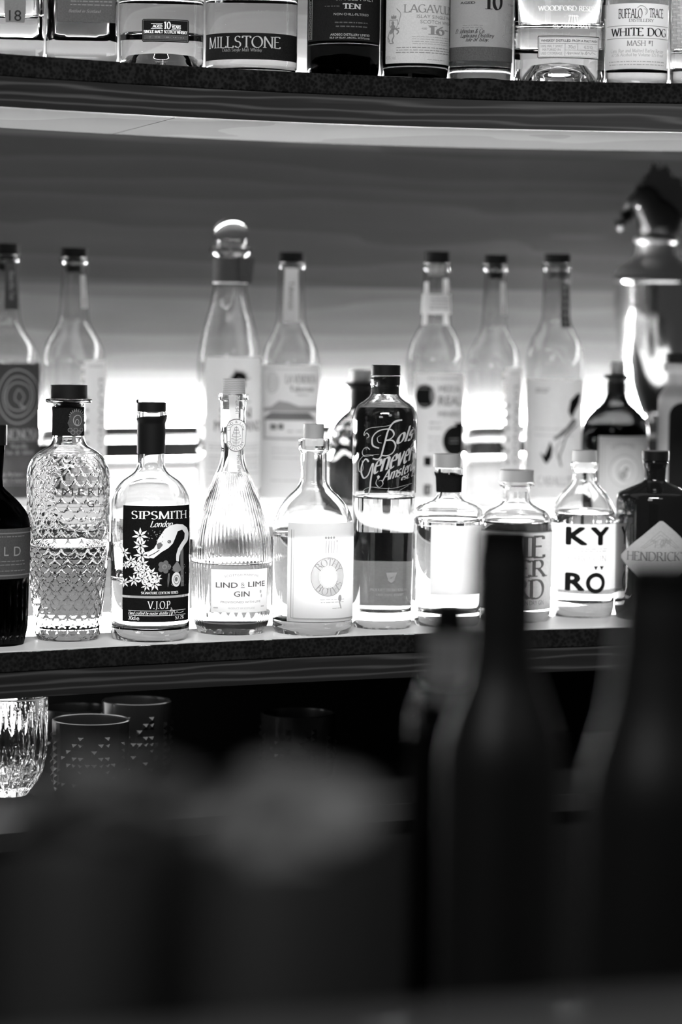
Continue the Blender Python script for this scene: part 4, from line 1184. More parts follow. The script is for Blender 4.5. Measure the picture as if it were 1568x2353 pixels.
# 16 mezcal with the round black emblem
b = Bottle('mezcal_bottle', 'clear long-necked bottle with paper strip on the neck and a black jug on its label', 996, Lq, 67, MID_G)
b.body([(606, 30, 1), (607, 32, 2), (618, 32, 2), (622, 29, 3), (660, 30), (745, 34, 14), (762, 44, 12), (786, 57, 16), (824, 67, 16), (1150, 67, 8), (1162, 60, 6)], GLASS, None, None)
b.solid('cap', [(578, 29, 2), (605, 29, 1)], BLACKM)
b.solid('stopper', [(606.5, 21, 1), (634, 19, 3)], CORK)
b.sleeve('neck_paper', 676, 722, PAPER_W, .4, label='white paper strip round the neck')
L = b.sheet('neck_tail', 963, 1030, 640, 748, None, hw=34, off=.5)
L.rect(966, 976, 648, 746, PAPER_W).rect(1012, 1024, 640, 746, PAPER_W).small_print(981, 1026, (686, 694, 702, 708), 4, INK_M, 5, 3); L.done()
L = b.sheet('front_label', 951, 1062, 858, 1146, PAPER_W, off=.4)
L.ellipse(973, 911, 24, 27, INK).ellipse(990, 908, 5, 18, INK_M, 2)
for y0 in (886, 893, 930): L.rect(958, 984, y0, y0 + 1.5, INK_M, 2)
for txt, y0, y1 in (('MEZCAL', 886, 900), ('REAL', 909, 931), ('MINERO', 945, 957)): L.text(txt, 1005, 1054, y0, y1, INK_M, 'sans', weight=.03)
L.polys([arcp(1043, 1013, 28, 34, 60, 300, 18) + [(1060, 1044), (1060, 982)]], INK)
L.polys([[(1043, 984), (1044, 976), (1040, 972), (1060, 972), (1060, 986)]], INK)
L.rect(1030, 1050, 1008, 1010, INK_M, 2).rect(1030, 1050, 1016, 1018, INK_M, 2)
L.small_print(982, 1012, (970, 982), 4, INK_M, 2).small_print(982, 1012, (1003, 1013, 1023, 1033), 3, INK_M, 3)
L.rect(974, 990, 1050, 1071, INK).rect(974, 990, 1114, 1138, INK).rect(978, 988, 1118, 1134, PAPER_W, 2)
L.small_print(980, 1050, (868,), 4, INK_M, 4)
L.done()

# 17 second step-edged label
derrumbes(1130, 64.5, 'clear long-necked bottle with step-edged pale label, behind the flat-shouldered gin bottle', 1158, 1193.5, 1, 586, 5)

# 18 bottle with the horse picture
b = Bottle('agave_spirit_bottle', 'clear long-necked bottle with a dark leaping animal drawn on its wide pale label', 1270, Lq, 67, MID_G)
b.body([(606, 30, 1), (607, 32, 2), (618, 32, 2), (622, 29, 3), (660, 30), (738, 33, 14), (758, 42, 12), (790, 60, 18), (830, 67, 16), (1150, 67, 8), (1162, 60, 6)], GLASS, None, None)
b.solid('cap', [(584, 31, 2), (605, 31, 1)], BLACKM)
b.solid('stopper', [(606.5, 22, 1), (642, 20, 3)], principled('grey_stopper', .06, .5))
L = b.sheet('neck_label', 1281, 1298, 648, 752, PAPER_D, hw=33, off=.9)
for k in range(6): L.ellipse(1291, 660 + k * 16, 3.5, 6, INK_S)
L.done()
L = b.sheet('front_label', 1206, 1334, 872, 1146, PAPER, off=.4)
L.small_print(1226, 1258, (893, 899), 5, INK_M, 2)
L.polys([[(1302, 945), (1306, 920), (1320, 905), (1329, 903), (1326, 925), (1316, 945), (1310, 962)]], INK).polys([[(1312, 962), (1298, 982), (1282, 996), (1270, 1006), (1272, 1012), (1290, 1002), (1308, 984), (1322, 966)]], INK_G).polys([[(1250, 1048), (1258, 1030), (1262, 1014), (1268, 1030), (1266, 1050), (1256, 1066), (1250, 1062), (1240, 1040)]], INK)
L.stroke(bez((1322, 976), (1300, 1000), (1290, 1030), (1284, 1050), (1288, 1072)), 4, INK_G).stroke(bez((1290, 1010), (1276, 1030), (1282, 1056)), 3, INK_M)
L.text('CABALLITO', 1236, 1322, 1096, 1116, INK_M, thick=.16, thin=.07)
L.small_print(1226, 1316, (985, 1000), 2, INK_M, 9)
L.done()

# 19 brown apothecary bottle
b = Bottle('gin_bottle', 'squat brown corked bottle with bordered pale label, behind the black apothecary bottle', 1411, ('px', 1176, Z2), 77, MID_G)
b.body([(861, 24, 1), (862, 29, 2), (870, 29, 2), (874, 21, 3), (908, 22, 8), (926, 30, 10), (944, 52, 14), (968, 72, 16), (998, 77, 12), (1162, 76, 8), (1176, 70, 6)], BROWN, 983, DEEP)
b.solid('cork', [(831, 17, 1), (861, 16, 1)], GREYCAP, dx=2)
b.sleeve('neck_seal', 864, 904, BLACK, .3, label='black wax on the neck')
L = b.sheet('front_label', 1374, 1486, 1003, 1172, PAPER_F, off=.4)
L.stroke([(1379, 1009), (1482, 1009), (1482, 1166), (1379, 1166), (1379, 1009)], 2, INK_M).stroke([(1387, 1018), (1478, 1018), (1478, 1160), (1387, 1160), (1387, 1018)], 1.2, INK_M)
L.ring_text('DISTILLERS', 1432, 1062, 42, 42, 130, 50, 8, INK_G, 'serif')
L.ellipse(1434, 1082, 34, 36, PAPER_W, 1).ellipse(1434, 1082, 34, 36, INK_M, 2, 1.5).ellipse(1436, 1084, 20, 24, INK_M, 2, 2)
L.ellipse(1438, 1078, 6, 6, INK_M, 2).ellipse(1430, 1092, 9, 11, INK_M, 2).ellipse(1436, 1090, 2, 5, INK_G, 3)
L.done()

# 20 pale slim bottle with dark arched panel, cut by the right frame edge
b = Bottle('spirit_bottle', 'pale bottle with dark arched panel at the right frame edge below the steel shaker', 1558, ('px', 1178, Z2), 50, MID_G)
b.body([(834, 36, 1), (836, 40, 3), (852, 40, 3), (858, 30, 3), (885, 30, 5), (896, 38, 5), (912, 50, 8), (1168, 50, 6), (1178, 46, 5)], paper('white_painted_glass', .6, .4), base=6)
b.solid('cap', [(812, 35, 2), (833, 35, 1)], BLACKM)
L = b.sheet('front_label', 1535, 1600, 925, 1170, PAPER_K, off=.4, outline=arcp(1566, 956, 32, 31, 180, 0, 12) + [(1598, 1170), (1534, 1170)]); L.done()

# 21 cocktail shaker with a rooster-head lid, on the ledge
ZR = Z3
b = Bottle('cocktail_shaker', 'tall polished steel shaker with dark rooster-head lid at the right frame edge', 1499, ('curve', plus(fl, 1.06), -.058, ZR), 97, cat='cocktail shaker')
b.c.z = ZR
P = b.outline([(636, 96, 1), (638, 98, 1), (646, 98, 1), (650, 95, 2), (720, 93, 20), (800, 82, 30), (870, 60, 24), (915, 38, 14), (938, 28, 10), (962, 30, 8), (980, 52, 4), (990, 54, 2)])
bm = lathe_bm([(0, 0)] + [(r, z) for r, z in reversed(P)] + [(P[0][0] - .003, P[0][1]), (P[0][0] - .004, P[0][1] - .05), (0, P[0][1] - .05)], 96)
b.part('cup', bm, STEEL, angle=40)
b.solid('lid', [(545, 44, 1), (547, 50, 2), (556, 50, 2), (560, 44, 3), (590, 46, 10), (604, 62, 10), (622, 86, 12), (635, 92, 1)], principled('satin_pewter', .55, .42, 1.0), seg=72, label='pewter domed lid')
def P3(px, py, dy=0.0):
    return Vector(((px - b.cx) * b.m, dy, b.z(py)))
bm = bmesh.new()
bmesh.ops.create_uvsphere(bm, u_segments=32, v_segments=20, radius=1)
for v in bm.verts:
    t = v.co.copy(); v.co = Vector((t.x * .034 + .003, t.y * .028, t.z * .036 + b.z(512)))
bmesh.ops.create_uvsphere(bm, u_segments=28, v_segments=18, radius=1, matrix=Matrix.Translation(P3(1474, 466)) @ Matrix.Diagonal((.024, .022, .026, 1)))
bmesh.ops.create_cone(bm, cap_ends=True, segments=28, radius1=.030, radius2=.024, depth=.045, matrix=Matrix.Translation(P3(1488, 492)) @ Matrix.Rotation(-.5, 4, 'Y'))
o = b.part('rooster_head', bm, DARKM, angle=60); o['label'] = 'dark metal rooster head'
for sgn in (-1, 1):
    bm = bmesh.new(); bmesh.ops.create_uvsphere(bm, u_segments=14, v_segments=10, radius=.0036, matrix=Matrix.Translation(P3(1459, 474, sgn * .019 if sgn > 0 else -.0195)))
    b.part('eye', bm, STEEL, parent=o)
bm = tube_bm([P3(1462, 462), P3(1446, 462), P3(1434, 470), P3(1424, 484)], [.014, .011, .007, .0008], 14); b.part('beak', bm, DARKM, parent=o)
bm = tube_bm([P3(1440, 486, -.004), P3(1428, 500, -.005), P3(1418, 516, -.005), P3(1414, 530, -.004)], [.006, .011, .012, .003], 12)
for v in bm.verts: v.co.y *= .7
b.part('wattle', bm, DARKM, parent=o)
outl = [(1462, 450), (1448, 428), (1455, 420), (1466, 434), (1468, 404), (1476, 396), (1482, 420), (1484, 376), (1494, 372), (1502, 398), (1514, 376), (1526, 384), (1530, 412), (1546, 404), (1556, 416), (1556, 440), (1572, 440), (1574, 470), (1562, 500), (1550, 520), (1536, 500), (1512, 462)]
bm = bmesh.new(); A = [bm.verts.new(P3(x, y, -.006)) for x, y in outl]; B2 = [bm.verts.new(P3(x, y, .006)) for x, y in outl]
bm.faces.new(A); bm.faces.new(list(reversed(B2)))
for k in range(len(A)): bm.faces.new((A[k], A[(k + 1) % len(A)], B2[(k + 1) % len(A)], B2[k]))
bmesh.ops.bevel(bm, geom=bm.edges[:], offset=.0022, segments=2, affect='EDGES')
b.part('comb', bm, DARKM, angle=60, parent=o)
# ---------------------------------------------------------------- upper shelf (bottles run out of the top of the frame; built whole)
UP_G = 'whisky bottles on the upper shelf'
def up(back=.016): return ('curve', fu, back, ZU)
def shoulders(yb, hw, top=-330, neck=26, foot=6, taper=0):
    """generic whisky outline above the visible body"""
    return [(top - 96, neck, 2), (top - 60, neck), (top, neck + 2, 14), (top + 40, hw * .72, 24), (top + 80, hw + taper, 20), (yb - 12, hw, foot), (yb, hw * .95, 5)]
def capped(b, top, neck=26):
    b.solid('cap', [(top - 138, neck + 3, 3), (top - 96.5, neck + 3, 1)], BLACK)
PAPER_D2 = paper('slate_paper', .13, .15, .1)
# U1 square bottle with the 18 label
b = Bottle('whisky_bottle', 'square clear bottle numbered 18, first on the upper shelf by the left frame edge', 38, up(), 62, UP_G, sq=9)
b.body(shoulders(134, 62), GLASS, 40, LIQ, wall=5, base=17, punt=2, seg=96); capped(b, -330)
L = b.sheet('neck_label', 6, 60, -120, 52, PAPER_D2, off=.5, outline=[(6, -120), (60, -120), (58, 30), (55, 52), (14, 52), (11, 30)])
L.text('18', 21, 48, 22, 48, INK, 'sans'); L.done()
# U2 square thick-based bottle with dark label
b = Bottle('whisky_bottle', 'square thick-based bottle with plain dark grey label, second on the upper shelf', 187, up(), 82, UP_G, sq=9)
b.body(shoulders(152, 82), GLASS, -150, AMBER, wall=8, base=22, punt=2, seg=96); capped(b, -330)
L = b.sheet('front_label', 133, 272, -190, 51, PAPER_D, off=.5)
L.small_print(160, 260, (2, 10), 3, INK_G, 2).text('Bottled in Scotland', 158, 228, 22, 29, INK_G, slant=.3, serif=False, thick=.15, thin=.06); L.done()
# U3 round bottle with the small AGED 10 YEARS label
b = Bottle('whisky_bottle', 'clear round bottle with small black label reading AGED 10 YEARS', 370, up(), 98, UP_G)
b.body(shoulders(162, 97), GLASS, 4, LIQ, wall=4, base=16, punt=16); capped(b, -330)
L = b.sheet('small_label', 344.5, 451, 43.5, 96, PAPER_K, off=.4, corner=3, cx=388)
def frame(L, x0, x1, y0, y1, wd, m, lay=1): L.stroke([(x0, y0), (x1, y0), (x1, y1), (x0, y1), (x0, y0)], wd, m, lay)
frame(L, 347, 448, 46, 93, .8, INK_G)
L.text('10', 394, 409, 50, 66, INK_W, thick=.16, thin=.07).text('AGED', 369, 390, 57, 63, INK_W, thick=.2, thin=.1).text('YEARS', 412, 432, 58.5, 64.5, INK_W, thick=.2, thin=.1)
for a, c, y in ((365, 391, 54), (411, 432, 56), (365, 391, 65), (411, 432, 67)): L.rect(a, c, y, y + .9, INK_W)
L.text('SINGLE MALT SCOTCH WHISKY', 349, 446, 69.5, 76, INK_W, thick=.2, thin=.1).rect(349, 447, 79, 91, PAPER_D).small_print(354, 440, (84,), 3, INK_G); L.done()
# U4 wide bottle, black band label
b = Bottle('whisky_bottle', 'wide clear bottle with black band label and large silver capitals', 577, up(), 107, UP_G)
b.body(shoulders(174, 106), GLASS, 2, LIQ, wall=4, base=15, punt=4); capped(b, -330)
L = b.sheet('front_label', 473.5, 681, 75, 136, PAPER_K, off=.4)
L.text('MILLSTONE', 482, 643, 83, 109, INK_S, thick=.13, thin=.06).text('Dutch Single Malt Whisky', 512, 601, 110.5, 118, INK_G, thick=.16, thin=.07); L.done()
# U5 black-green bottle
b = Bottle('whisky_bottle', 'near-black bottle with high domed base and black silver-lettered label', 788, up(.014), 83, UP_G)
b.body([(-426, 27, 2), (-390, 27), (-330, 29, 14), (-290, 60, 24), (-240, 82, 20), (160, 83, 6), (180, 79, 5)], DARKG, None, None, wall=3, base=10, punt=26)
capped(b, -330)
L = b.sheet('front_label', 708, 871, -170, 93, PAPER_K, off=.4)
for k in range(9): L.ellipse(713.5, 4 + k * 10, 3.2, 4.6, INK_G, 1, 1.2, n=12)
L.rect(709.5, 710.5, -160, 89, INK_G).rect(716.6, 717.6, -160, 89, INK_G)
L.text('TEN', 787, 826, 8, 20, INK_S, thick=.2, thin=.1).text('SINGLE MALT', 770, 855, -10, 0.5, INK_M, 'sans').text('NON CHILL-FILTERED', 766, 844, 29.5, 35, INK_M, 'sans').text('ARDBEG DISTILLERY LIMITED', 759, 847, 76.5, 82, INK_S, 'sans').text('ISLE OF ISLAY, ARGYLL, SCOTLAND', 758, 847, 84.5, 88.5, INK_S, 'sans')
L.small_print(768, 842, (50, 59), 4, PAPER_D, 3).small_print(745, 780, (13,), 3, PAPER_D, 4); L.done()
# U6 cream label, 16
b = Bottle('whisky_bottle', 'dark-green bottle with cream label numbered 16 and a lion crest', 952, up(), 78, UP_G)
b.body([(-426, 27, 2), (-390, 27), (-330, 29, 14), (-290, 56, 24), (-240, 78, 20), (146, 79, 6), (172, 76, 3), (184, 74, 3)], DARKG, None, None, wall=3, base=9, punt=8)
capped(b, -330)
L = b.sheet('front_label', 887.5, 1029, -140, 145, PAPER_L, off=.4)
L.text('LAGAVULIN', 928, 1042, 10, 28, INK_G, thick=.15, thin=.07).text('ISLAY SINGLE MALT', 956, 1034, 33, 41, INK_G, 'sans').text('SCOTCH WHISKY', 964, 1032, 45, 53, INK_G, 'sans')
L.text('16', 983, 1017, 58, 78, INK_G, thick=.24, thin=.08).text('AGED', 967, 979, 63, 67, INK_G, 'sans').small_print(1018, 1026, (65,), 3, INK_G)
L.small_print(945, 1028, (83, 88.5, 94, 99), 2.2, INK_M, 3).small_print(910, 1028, (108, 114, 119.5), 2.2, INK_G, 6).text('43% vol', 889, 910, 127, 135, INK_M, 'sans').small_print(980, 1020, (135,), 2, INK_M)
L.polys([[(899, 39), (900, 34), (903, 37), (905, 32), (907, 37), (910, 34), (911, 39), (910, 42), (900, 42)]], INK_G)
L.stroke([(896, 45), (914, 45), (914, 58), (909, 66), (901, 66), (896, 58), (896, 45)], 1.3, INK_G)
L.ellipse(903, 52, 4, 4.5, INK_G).polys([[(898, 58), (905, 54), (908, 60), (906, 72), (898, 78), (896, 70), (901, 64)]], INK_G).stroke([(904, 62), (913, 66), (918, 64)], 2.6, INK_G).stroke([(903, 70), (906, 82), (902, 92), (905, 99)], 3, INK_G).stroke([(896, 72), (893, 84), (897, 95)], 2.4, INK_G)
L.stroke(bez((911, 19), (920, 30), (918, 44), (915, 56)), 1.6, INK_G).stroke(bez((910, 66), (916, 72), (912, 78)), 3, INK_G).stroke(bez((895, 76), (892, 88), (897, 98), (904, 98)), 1.4, INK_G); L.done()
# U7 white label, 10
b = Bottle('whisky_bottle', 'green-glass bottle with white label, large 10 and a dark band at its foot', 1102, up(), 74, UP_G)
b.body([(-426, 27, 2), (-390, 27), (-330, 29, 14), (-290, 54, 24), (-240, 75, 20), (150, 73.5, 4), (187, 70, 3)], glass('mid_green_glass', .5), None, None, wall=3, base=9, punt=5)
capped(b, -330)
L = b.sheet('front_label', 1034, 1179, -150, 107, PAPER, off=.4)
L.text('10', 1112, 1150, -14, 21, INK, thick=.2, thin=.05).text('AGED', 1057, 1090, 3, 8.5, INK, 'sans', weight=.02).text('YEARS', 1163, 1190, 4, 10, INK_G, 'sans')
L.small_print(1060, 1108, (57, 62), 1.8, INK_G, 2)
for t, x0, x1, y0, y1 in (('D. Johnston & Co.', 1047, 1112, 66, 76), ('Laphroaig Distillery', 1058, 1132, 77, 86), ('Isle of Islay.', 1069, 1121, 87, 95)): L.text(t, x0, x1, y0, y1, INK, slant=.4, serif=False, thick=.17, thin=.06)
L.text('1815', 1153, 1174, 58, 73, INK_M, thick=.15, thin=.06).ring_text('LAPHROAIG', 1164, 62, 19, 32, 150, 30, 7, INK_M).ring_text('DISTILLERY', 1164, 62, 19, 34, 210, 330, 7, INK_M, inward=True); L.done()
L = b.sheet('foot_band', 1034, 1179, 107.5, 139, PAPER_D, off=.4); L.done()
# U8 broad clear flask
b = Bottle('whisky_bottle', 'broad clear flask with white printed name and a small framed white label', 1284, up(), 107, UP_G, deep=.62)
b.body(shoulders(190, 104, taper=3), GLASS, 62, LIQ, wall=4, base=11, punt=24); capped(b, -330)
L = b.sheet('printing', 1235, 1375, 4, 66, None, off=.25)
L.text('WOODFORD RESERVE', 1235, 1375, 13, 24, INK_W, thick=.16, thin=.07).text('CLASSIC MALT', 1268, 1356, 56, 63, INK_W, 'sans')
for k in range(4): L.stroke([(1308 + k * 5, 34), (1308 + k * 5 + (k - 1.5) * 2, 51)], 2, INK_W)
L.stroke([(1304, 36), (1327, 36)], 2, INK_W); L.done()
L = b.sheet('small_label', 1234.5, 1376, 82, 133, PAPER_L, off=.4)
frame(L, 1235.5, 1375, 82.8, 132.5, 2.0, INK); frame(L, 1238.5, 1372, 86, 129.5, .7, INK_G); L.rect(1239, 1371, 99, 100, INK_G).rect(1297, 1298, 100, 129, INK_G).rect(1298, 1371, 114, 115, INK_G).rect(1326, 1327, 100, 114, INK_G)
L.text('WHISKEY DISTILLED FROM A MALT MASH', 1242, 1371, 90, 95.5, INK, 'sans', weight=.02)
for t, y in (('100% MALT SPIRIT', 103), ('MATURED IN', 111), ('USED COOPERAGE.', 119.5)): L.text(t, 1242 + (4 if 'MAT' in t else 0), 1292 - (5 if 'MAT' in t else 0), y, y + 5.6, INK_G, 'sans')
L.text('70cl', 1305, 1321, 103, 111, INK_G, 'sans').text('45.2% VOL', 1341, 1362, 103, 111, INK_G, 'sans').text('Approved by', 1300, 1340, 118, 124, INK_G, slant=.4, serif=False, thick=.15, thin=.07).stroke(bez((1343, 124), (1347, 117), (1346, 124), (1352, 119), (1356, 123), (1360, 119), (1368, 123)), 1, INK_G); L.done()
# U9 pale bottle, WHITE DOG
b = Bottle('whiskey_bottle', 'clear bottle with tall pale wrap label printed in black, right of the broad flask', 1462, up(), 73, UP_G)
b.body(shoulders(194, 72), GLASS, -20, LIQ, wall=3.5, base=12, punt=4); capped(b, -330)
L = b.sheet('front_label', 1393, 1534, 7, 158, PAPER_W, off=.4, cx=1464)
L.text('BUFFALO', 1422, 1475, 20, 41, INK, thick=.16, thin=.09).text('TRACE', 1491, 1522, 19, 39, INK, thick=.16, thin=.09).text('DISTILLERY', 1446, 1501, 43, 50, INK_G, thick=.16, thin=.08)
L.stroke(bez((1464, 18), (1470, 13), (1478, 14), (1485, 20), (1487, 26), (1482, 34)), 1.2, INK_G).stroke(bez((1478, 20), (1484, 22), (1483, 30)), 1.2, INK_M)
L.rect(1396, 1534, 58, 59.2, INK_G).rect(1396, 1534, 87, 88.2, INK_G)
L.text('WHITE DOG', 1407, 1529, 64, 82, INK, thick=.17, thin=.07).text('MASH #1', 1442, 1501, 93, 105, INK_G, thick=.15, thin=.07)
L.text('Corn, Rye and Malted Barley Recipe', 1406, 1524, 112, 120, INK_M, thick=.13, thin=.06).text('62.5% Alcohol by Volume 125 Proof', 1408, 1524, 122, 129, INK_M, thick=.13, thin=.06).small_print(1402, 1526, (140, 147), 3, INK_M, 7); L.done()
# U10 cut by the right frame edge
b = Bottle('whisky_bottle', 'clear bottle with vertical small print at the right end of the upper shelf', 1606, up(), 68, UP_G)
b.body(shoulders(198, 67), GLASS, 120, LIQ, wall=3.5, base=14, punt=4); capped(b, -330)
L = b.sheet('front_label', 1541, 1660, -120, 110, PAPER, off=.4)
for k in range(8):
    x = 1543 + k * 3.2; y = -100
    while y < 108: L.rect(x, x + 1.5, y, y + 4 + (k * 7 + int(y)) % 6, INK_M); y += 9
L.done()
# ---------------------------------------------------------------- under the lower shelf: cut crystal glass and studded tumblers
# cut crystal whisky glass
b = Bottle('crystal_glass', 'bright cut crystal tumbler at the left frame edge under the shelf', 18, ('px', 1841, ZLOW), 91, cat='glass')
P = b.outline([(1598, 89, 1), (1600, 91, 1), (1720, 91, 30), (1790, 80, 20), (1830, 52, 8), (1841, 44, 4)])
prof = [(0, .002), (P[-1][0] * .9, 0)] + [(r, z) for r, z in reversed(P)]
wl = .004
inn = [(r - wl, z) for r, z in P if z > .016] + [(0, .014)]
dense = []
for (ra, za), (rb, zb) in zip(prof, prof[1:]):
    n = max(1, int(math.hypot(ra - rb, za - zb) / .0012))
    dense += [(ra + (rb - ra) * k / n, za + (zb - za) * k / n) for k in range(n)]
dense.append(prof[-1]); nd = len(dense); full = dense + inn
H = P[0][1]; seg = 288
def cut(a, z):
    t = z / H
    if t < .04 or t > .97: return 0
    d = 0
    # tall leaf-shaped blades fanning out from stars near the foot
    for n_, ph, lean in ((18, 0, .22), (18, .5, -.22)):
        u = ((a / (2 * math.pi) * n_ + ph + lean * t * 3) % 1.0) - .5
        hw_ = .30 * math.sin(math.pi * min(1, max(0, (t - .1) / .8))) + .02
        d = max(d, 1 - abs(u) / hw_ if abs(u) < hw_ else 0)
    if t < .42:
        u = ((a / (2 * math.pi) * 9) % 1.0) - .5; v = (t - .25) / .42
        for k in range(4):
            an = k * math.pi / 4; dist = abs(u * math.sin(an) - v * math.cos(an))
            if u * u + v * v < .2: d = max(d, 1 - dist / .05 if dist < .05 else 0)
    return -.0022 * d
bm = bmesh.new(); rings = []
for i, (r, z) in enumerate(full):
    if r < 1e-6: rings.append([bm.verts.new((0, 0, z))]); continue
    rings.append([bm.verts.new(((r + (cut(2 * math.pi * k / seg, z) if i < nd else 0)) * math.sin(2 * math.pi * k / seg), -(r + (cut(2 * math.pi * k / seg, z) if i < nd else 0)) * math.cos(2 * math.pi * k / seg), z)) for k in range(seg)])
for A, B2 in zip(rings, rings[1:]):
    for k in range(seg):
        q = [A[k % len(A)], A[(k + 1) % len(A)], B2[(k + 1) % len(B2)], B2[k % len(B2)]]
        q = list(dict.fromkeys(q))
        if len(q) > 2: bm.faces.new(q)
b.part('bowl', bm, GLASS, angle=20)

# black tumblers studded with small pyramids
TG = 'studded black tumblers under the shelf'
TUMB = principled('black_tumbler_glaze', .010, .2)
def make_tumbler(label, cx, ytop, hw, Y, detail=True, seed=1):
    p = on_y(cx, ytop, Y)
    b = Bottle('tumbler', label, cx, ('y', Y, ZLOW), hw, TG, 'tumbler')
    Ht = p.z - ZLOW; R = b.R
    prof = [(0, 0), (R * .86, 0), (R * .93, .003), (R * .97, .012), (R, Ht - .003), (R, Ht - .0008), (R - .0012, Ht), (R - .003, Ht - .0008), (R - .0034, Ht - .004), (R * .92, .012), (0, .009)]
    b.prof = [(R, Ht), (R * .97, .012)]
    b.part('cup', lathe_bm(prof, 72), TUMB, angle=50)
    # studs: a stepped motif repeated round the wall
    bm = bmesh.new(); s_ = .0034; rows = int((Ht - .014) / .0074)
    rnd = random.Random(seed)
    motif = ['..X.....', '.XX..X..', 'X....X..', '.XX..X.X', 'XXXX.X..', '..X..XX.', '...X.X..', '.X...XXX', '..X..X..', 'X.XX.XX.', '.X.X...X', '..XX.X..']
    nc = 36
    for r_ in range(rows):
        z = Ht - .018 - r_ * .0074
        if z < .012: break
        for c in range(nc):
            if motif[r_ % len(motif)][c % 8] != 'X': continue
            a = 2 * math.pi * (c + .5) / nc
            da = s_ / R
            quad = [b.pos(a + sx_ * da, z + sz * s_, .0001) for sx_, sz in ((-1, -1), (1, -1), (1, 1), (-1, 1))]
            q = [bm.verts.new(v) for v in quad]; t = bm.verts.new(b.pos(a, z, .0031))
            for k in range(4): bm.faces.new((q[k], q[(k + 1) % 4], t))
            bm.faces.new(list(reversed(q)))
    b.part('studs', bm, TUMB, smooth=False)
    return b
make_tumbler('black studded tumbler nearest the front, with its whole rim in view beside the crystal glass', 208, 1652, 89, 3.08, seed=1)
make_tumbler('black studded tumbler half hidden between the crystal glass and the front tumbler', 172, 1624, 84, 3.27, seed=2)
make_tumbler('black studded tumbler behind and to the right of the front one, lit along its studs', 313, 1608, 80, 3.20, seed=3)
make_tumbler('black studded tumbler standing alone in the dark, only its rim and a few studs showing', 684, 1636, 86, 3.25, seed=4)

# small lamp under the shelf behind the crystal glass
led('led_strip', strip_bm(plus(fl, .425), plus(fl, .433), ZLOW + .05, ZLOW + .13, [-.60, -.56, -.52, -.48, -.44, -.40, -.375]), 'niche', 'upright white light panel behind the cut crystal tumbler')

led('light_panel', strip_bm(plus(fl, .05), plus(fl, .28), .8485, .8512, [-.52, -.46, -.40, -.34, -.28, -.22, -.16]), 'under', 'dim light panel under the front shelf above the studded tumblers')
# ---------------------------------------------------------------- the near bar counter, far out of focus
ZC = .80
COUNTER = principled('dark_counter', .06, .25)
ct = tag(empty('bar_counter', (0, 1.2, 0)), 'dark near bar counter under the blurred bottles and jars', 'counter')
ZRAIL = EYE.z - 1650 / FPX * .76
p1, p2 = on_z(450, 2385, ZRAIL), on_z(1568, 2305, ZRAIL)
d = (p2 - p1).normalized(); a, e = p1 - d * .75, p2 + d * .5
def cpart(name, bm, mat, label=None):
    o = mesh_obj(name, bm, mat, None, True, 30); o.data.transform(Matrix.Translation((0, -1.2, 0))); o.parent = ct
    if label: o['label'] = label
n_ = Vector((-d.y, d.x, 0))
def bar_box(o1, o2, z0, z1):
    bm = bmesh.new()
    pts = [a + n_ * o1, e + n_ * o1, e + n_ * o2, a + n_ * o2]
    lo = [bm.verts.new((p.x, p.y, z0)) for p in pts]; hi = [bm.verts.new((p.x, p.y, z1)) for p in pts]
    bm.faces.new(lo); bm.faces.new(hi)
    for k in range(4): bm.faces.new((lo[k], lo[(k + 1) % 4], hi[(k + 1) % 4], hi[k]))
    return bm
cpart('counter_top', bar_box(-.02, 1.0, ZC - .04, ZC), COUNTER)
cpart('counter_front', bar_box(-.02, .01, 0, ZC - .0405), COUNTER)
ct = tag(empty('bar_rail', (0, 1.2, 0)), 'paler edge rail of the near bar, blurred along the bottom of the picture', 'rail')
cpart('upstand', bar_box(-.018, .0, ZC + .0002, ZRAIL - .0045), COUNTER)
cpart('edge_rail', bar_box(-.020, .004, 1.0256, ZRAIL), principled('pale_rail', .22, .45), 'paler rail along the counter edge')

def dark_bottle(label, cx, Y, hw, pts, mat, capspec=None, liq=None, level=None):
    b = Bottle('bottle', label, cx, ('y', Y, ZC), hw, None, 'bottle')
    b.body(pts, mat, level, liq, wall=3, base=8, seg=64)
    if capspec: b.solid(*capspec)
    return b
SATIN = principled('dark_satin_bottle', .011, .42)
NB = 'blurred bottles on the near counter'
b = dark_bottle('tall blurred dark bottle in front of the DRY GIN label', 1133, 1.35, 140,
    [(1262, 68, 2), (1266, 74, 3), (1480, 74), (1560, 80, 60), (1720, 138, 60), (2850, 140, 10), (2905, 134, 8)], SATIN)
b.solid('capsule', [(1205, 68, 8), (1261, 69, 2)], BLACKM)
b = dark_bottle('big blurred dark bottle at the right frame edge in front of the diamond label', 1492, 1.18, 178,
    [(1362, 98, 2), (1366, 106, 3), (1500, 112, 20), (1640, 128, 60), (1800, 176, 60), (3130, 178, 10), (3223, 170, 8)], SATIN)
b.solid('capsule', [(1296, 96, 10), (1361, 99, 2)], BLACKM)
b = dark_bottle('blurred clear bottle with pale glowing neck beside the tall dark one', 1012, 1.5, 88,
    [(1432, 44, 2), (1436, 52, 3), (1450, 52, 2), (1456, 50, 2), (1540, 50, 10), (1640, 86, 40), (2660, 88, 10), (2685, 82, 8)], GLASS2, level=1690, liq=DEEP)
b.solid('cap', [(1385, 40, 4), (1431, 41, 2)], BLACKM)
b.sleeve('neck_label', 1458, 1562, PAPER_W, .4, a0=-98, a1=98, label='white paper round the neck')

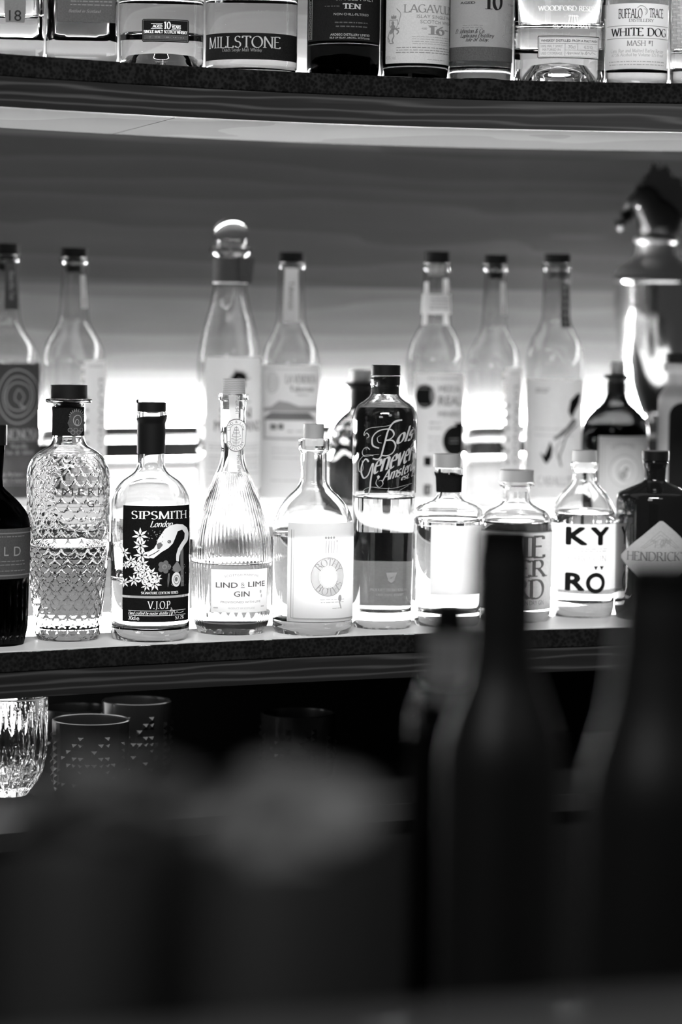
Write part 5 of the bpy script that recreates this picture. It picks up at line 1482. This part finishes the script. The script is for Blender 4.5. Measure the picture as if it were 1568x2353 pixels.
# jars heaped with pale dried citrus slices
def jar(label, cx, Y, hw, yrim, slices, glabel, ggroup, seed):
    b = Bottle('garnish_jar', label, cx, ('y', Y, ZC), hw, None, 'jar')
    Ht = b.z(yrim); R = b.R
    prof = [(0, 0), (R * .9, 0), (R * .97, .004), (R, .014), (R, Ht - .002), (R - .0008, Ht), (R - .0028, Ht), (R - .0034, Ht - .003), (R - .0036, .010), (0, .008)]
    b.part('wall', lathe_bm(prof, 56), principled('dark_jar_metal', .06, .45, .3), angle=50)
    b.part('filling', lathe_bm([(0, Ht - .014), (R - .0045, Ht - .014), (R - .0045, Ht - .006), (R * .5, Ht + .0), (0, Ht + .003)], 40), principled('citrus_peel_heap', .10, .8))
    rnd = random.Random(seed); c = b.c
    first = None
    for k, (dx, dy, dz, tx, ty) in enumerate(slices):
        if first is None:
            rr = .0155
            r0_ = tag(empty('citrus_slice', (0, 0, 0)), glabel, 'citrus slice', ggroup)
            pr = [(0, -.002), (rr * .86, -.002), (rr * .86, .002), (0, .002)]
            f = mesh_obj('flesh', lathe_bm(pr, 36, lambda a, z, r: r * (1 + .03 * math.sin(9 * a))), CITRUS, r0_, True, 40)
            pr2 = [(rr * .862, -.0024), (rr, -.002), (rr, .002), (rr * .862, .0024), (rr * .862, -.0024)]
            q = mesh_obj('rind', lathe_bm(pr2, 36, lambda a, z, r: r * (1 + .03 * math.sin(9 * a))), RIND, r0_, True, 40)
            first = r0_; o = r0_
        else:
            o = first.copy(); COL.objects.link(o)
            for ch in list(first.children):
                cc = ch.copy(); cc.parent = o; COL.objects.link(cc)
        o.location = c + Vector((dx, dy, Ht + dz)); o.rotation_euler = (tx, ty, rnd.uniform(0, 6))
CITRUS = paper('dried_citrus_flesh', .45, .25, .15); RIND = principled('dried_citrus_rind', .22, .6)
jar('blurred dark jar with pale garnish in the lower left corner', 205, .86, 212, 1915,
    [(.004, -.006, .010, .5, .1), (-.014, .004, .007, .3, -.5), (.018, .004, .008, .4, .45), (.002, .012, .016, .25, -.1), (.010, -.014, .004, .9, .2), (.012, .002, .017, .35, .2), (-.004, -.010, .012, .6, -.1)],
    'pale dried citrus slice heaped in the blurred jar of the lower left corner', 'citrus slices in the left jar', 1)
jar('blurred dark jar with pale garnish at the bottom, right of its twin', 640, .84, 204, 1945,
    [(-.013, -.004, .010, .45, -.3), (.012, -.004, .011, .5, .35), (.0, .010, .016, .3, .05), (-.002, -.014, .004, .9, 0), (-.008, .014, .010, .2, -.5)],
    'pale dried citrus slice heaped in the blurred jar nearer the middle', 'citrus slices in the middle jar', 2)
bpy.context.view_layer.update()
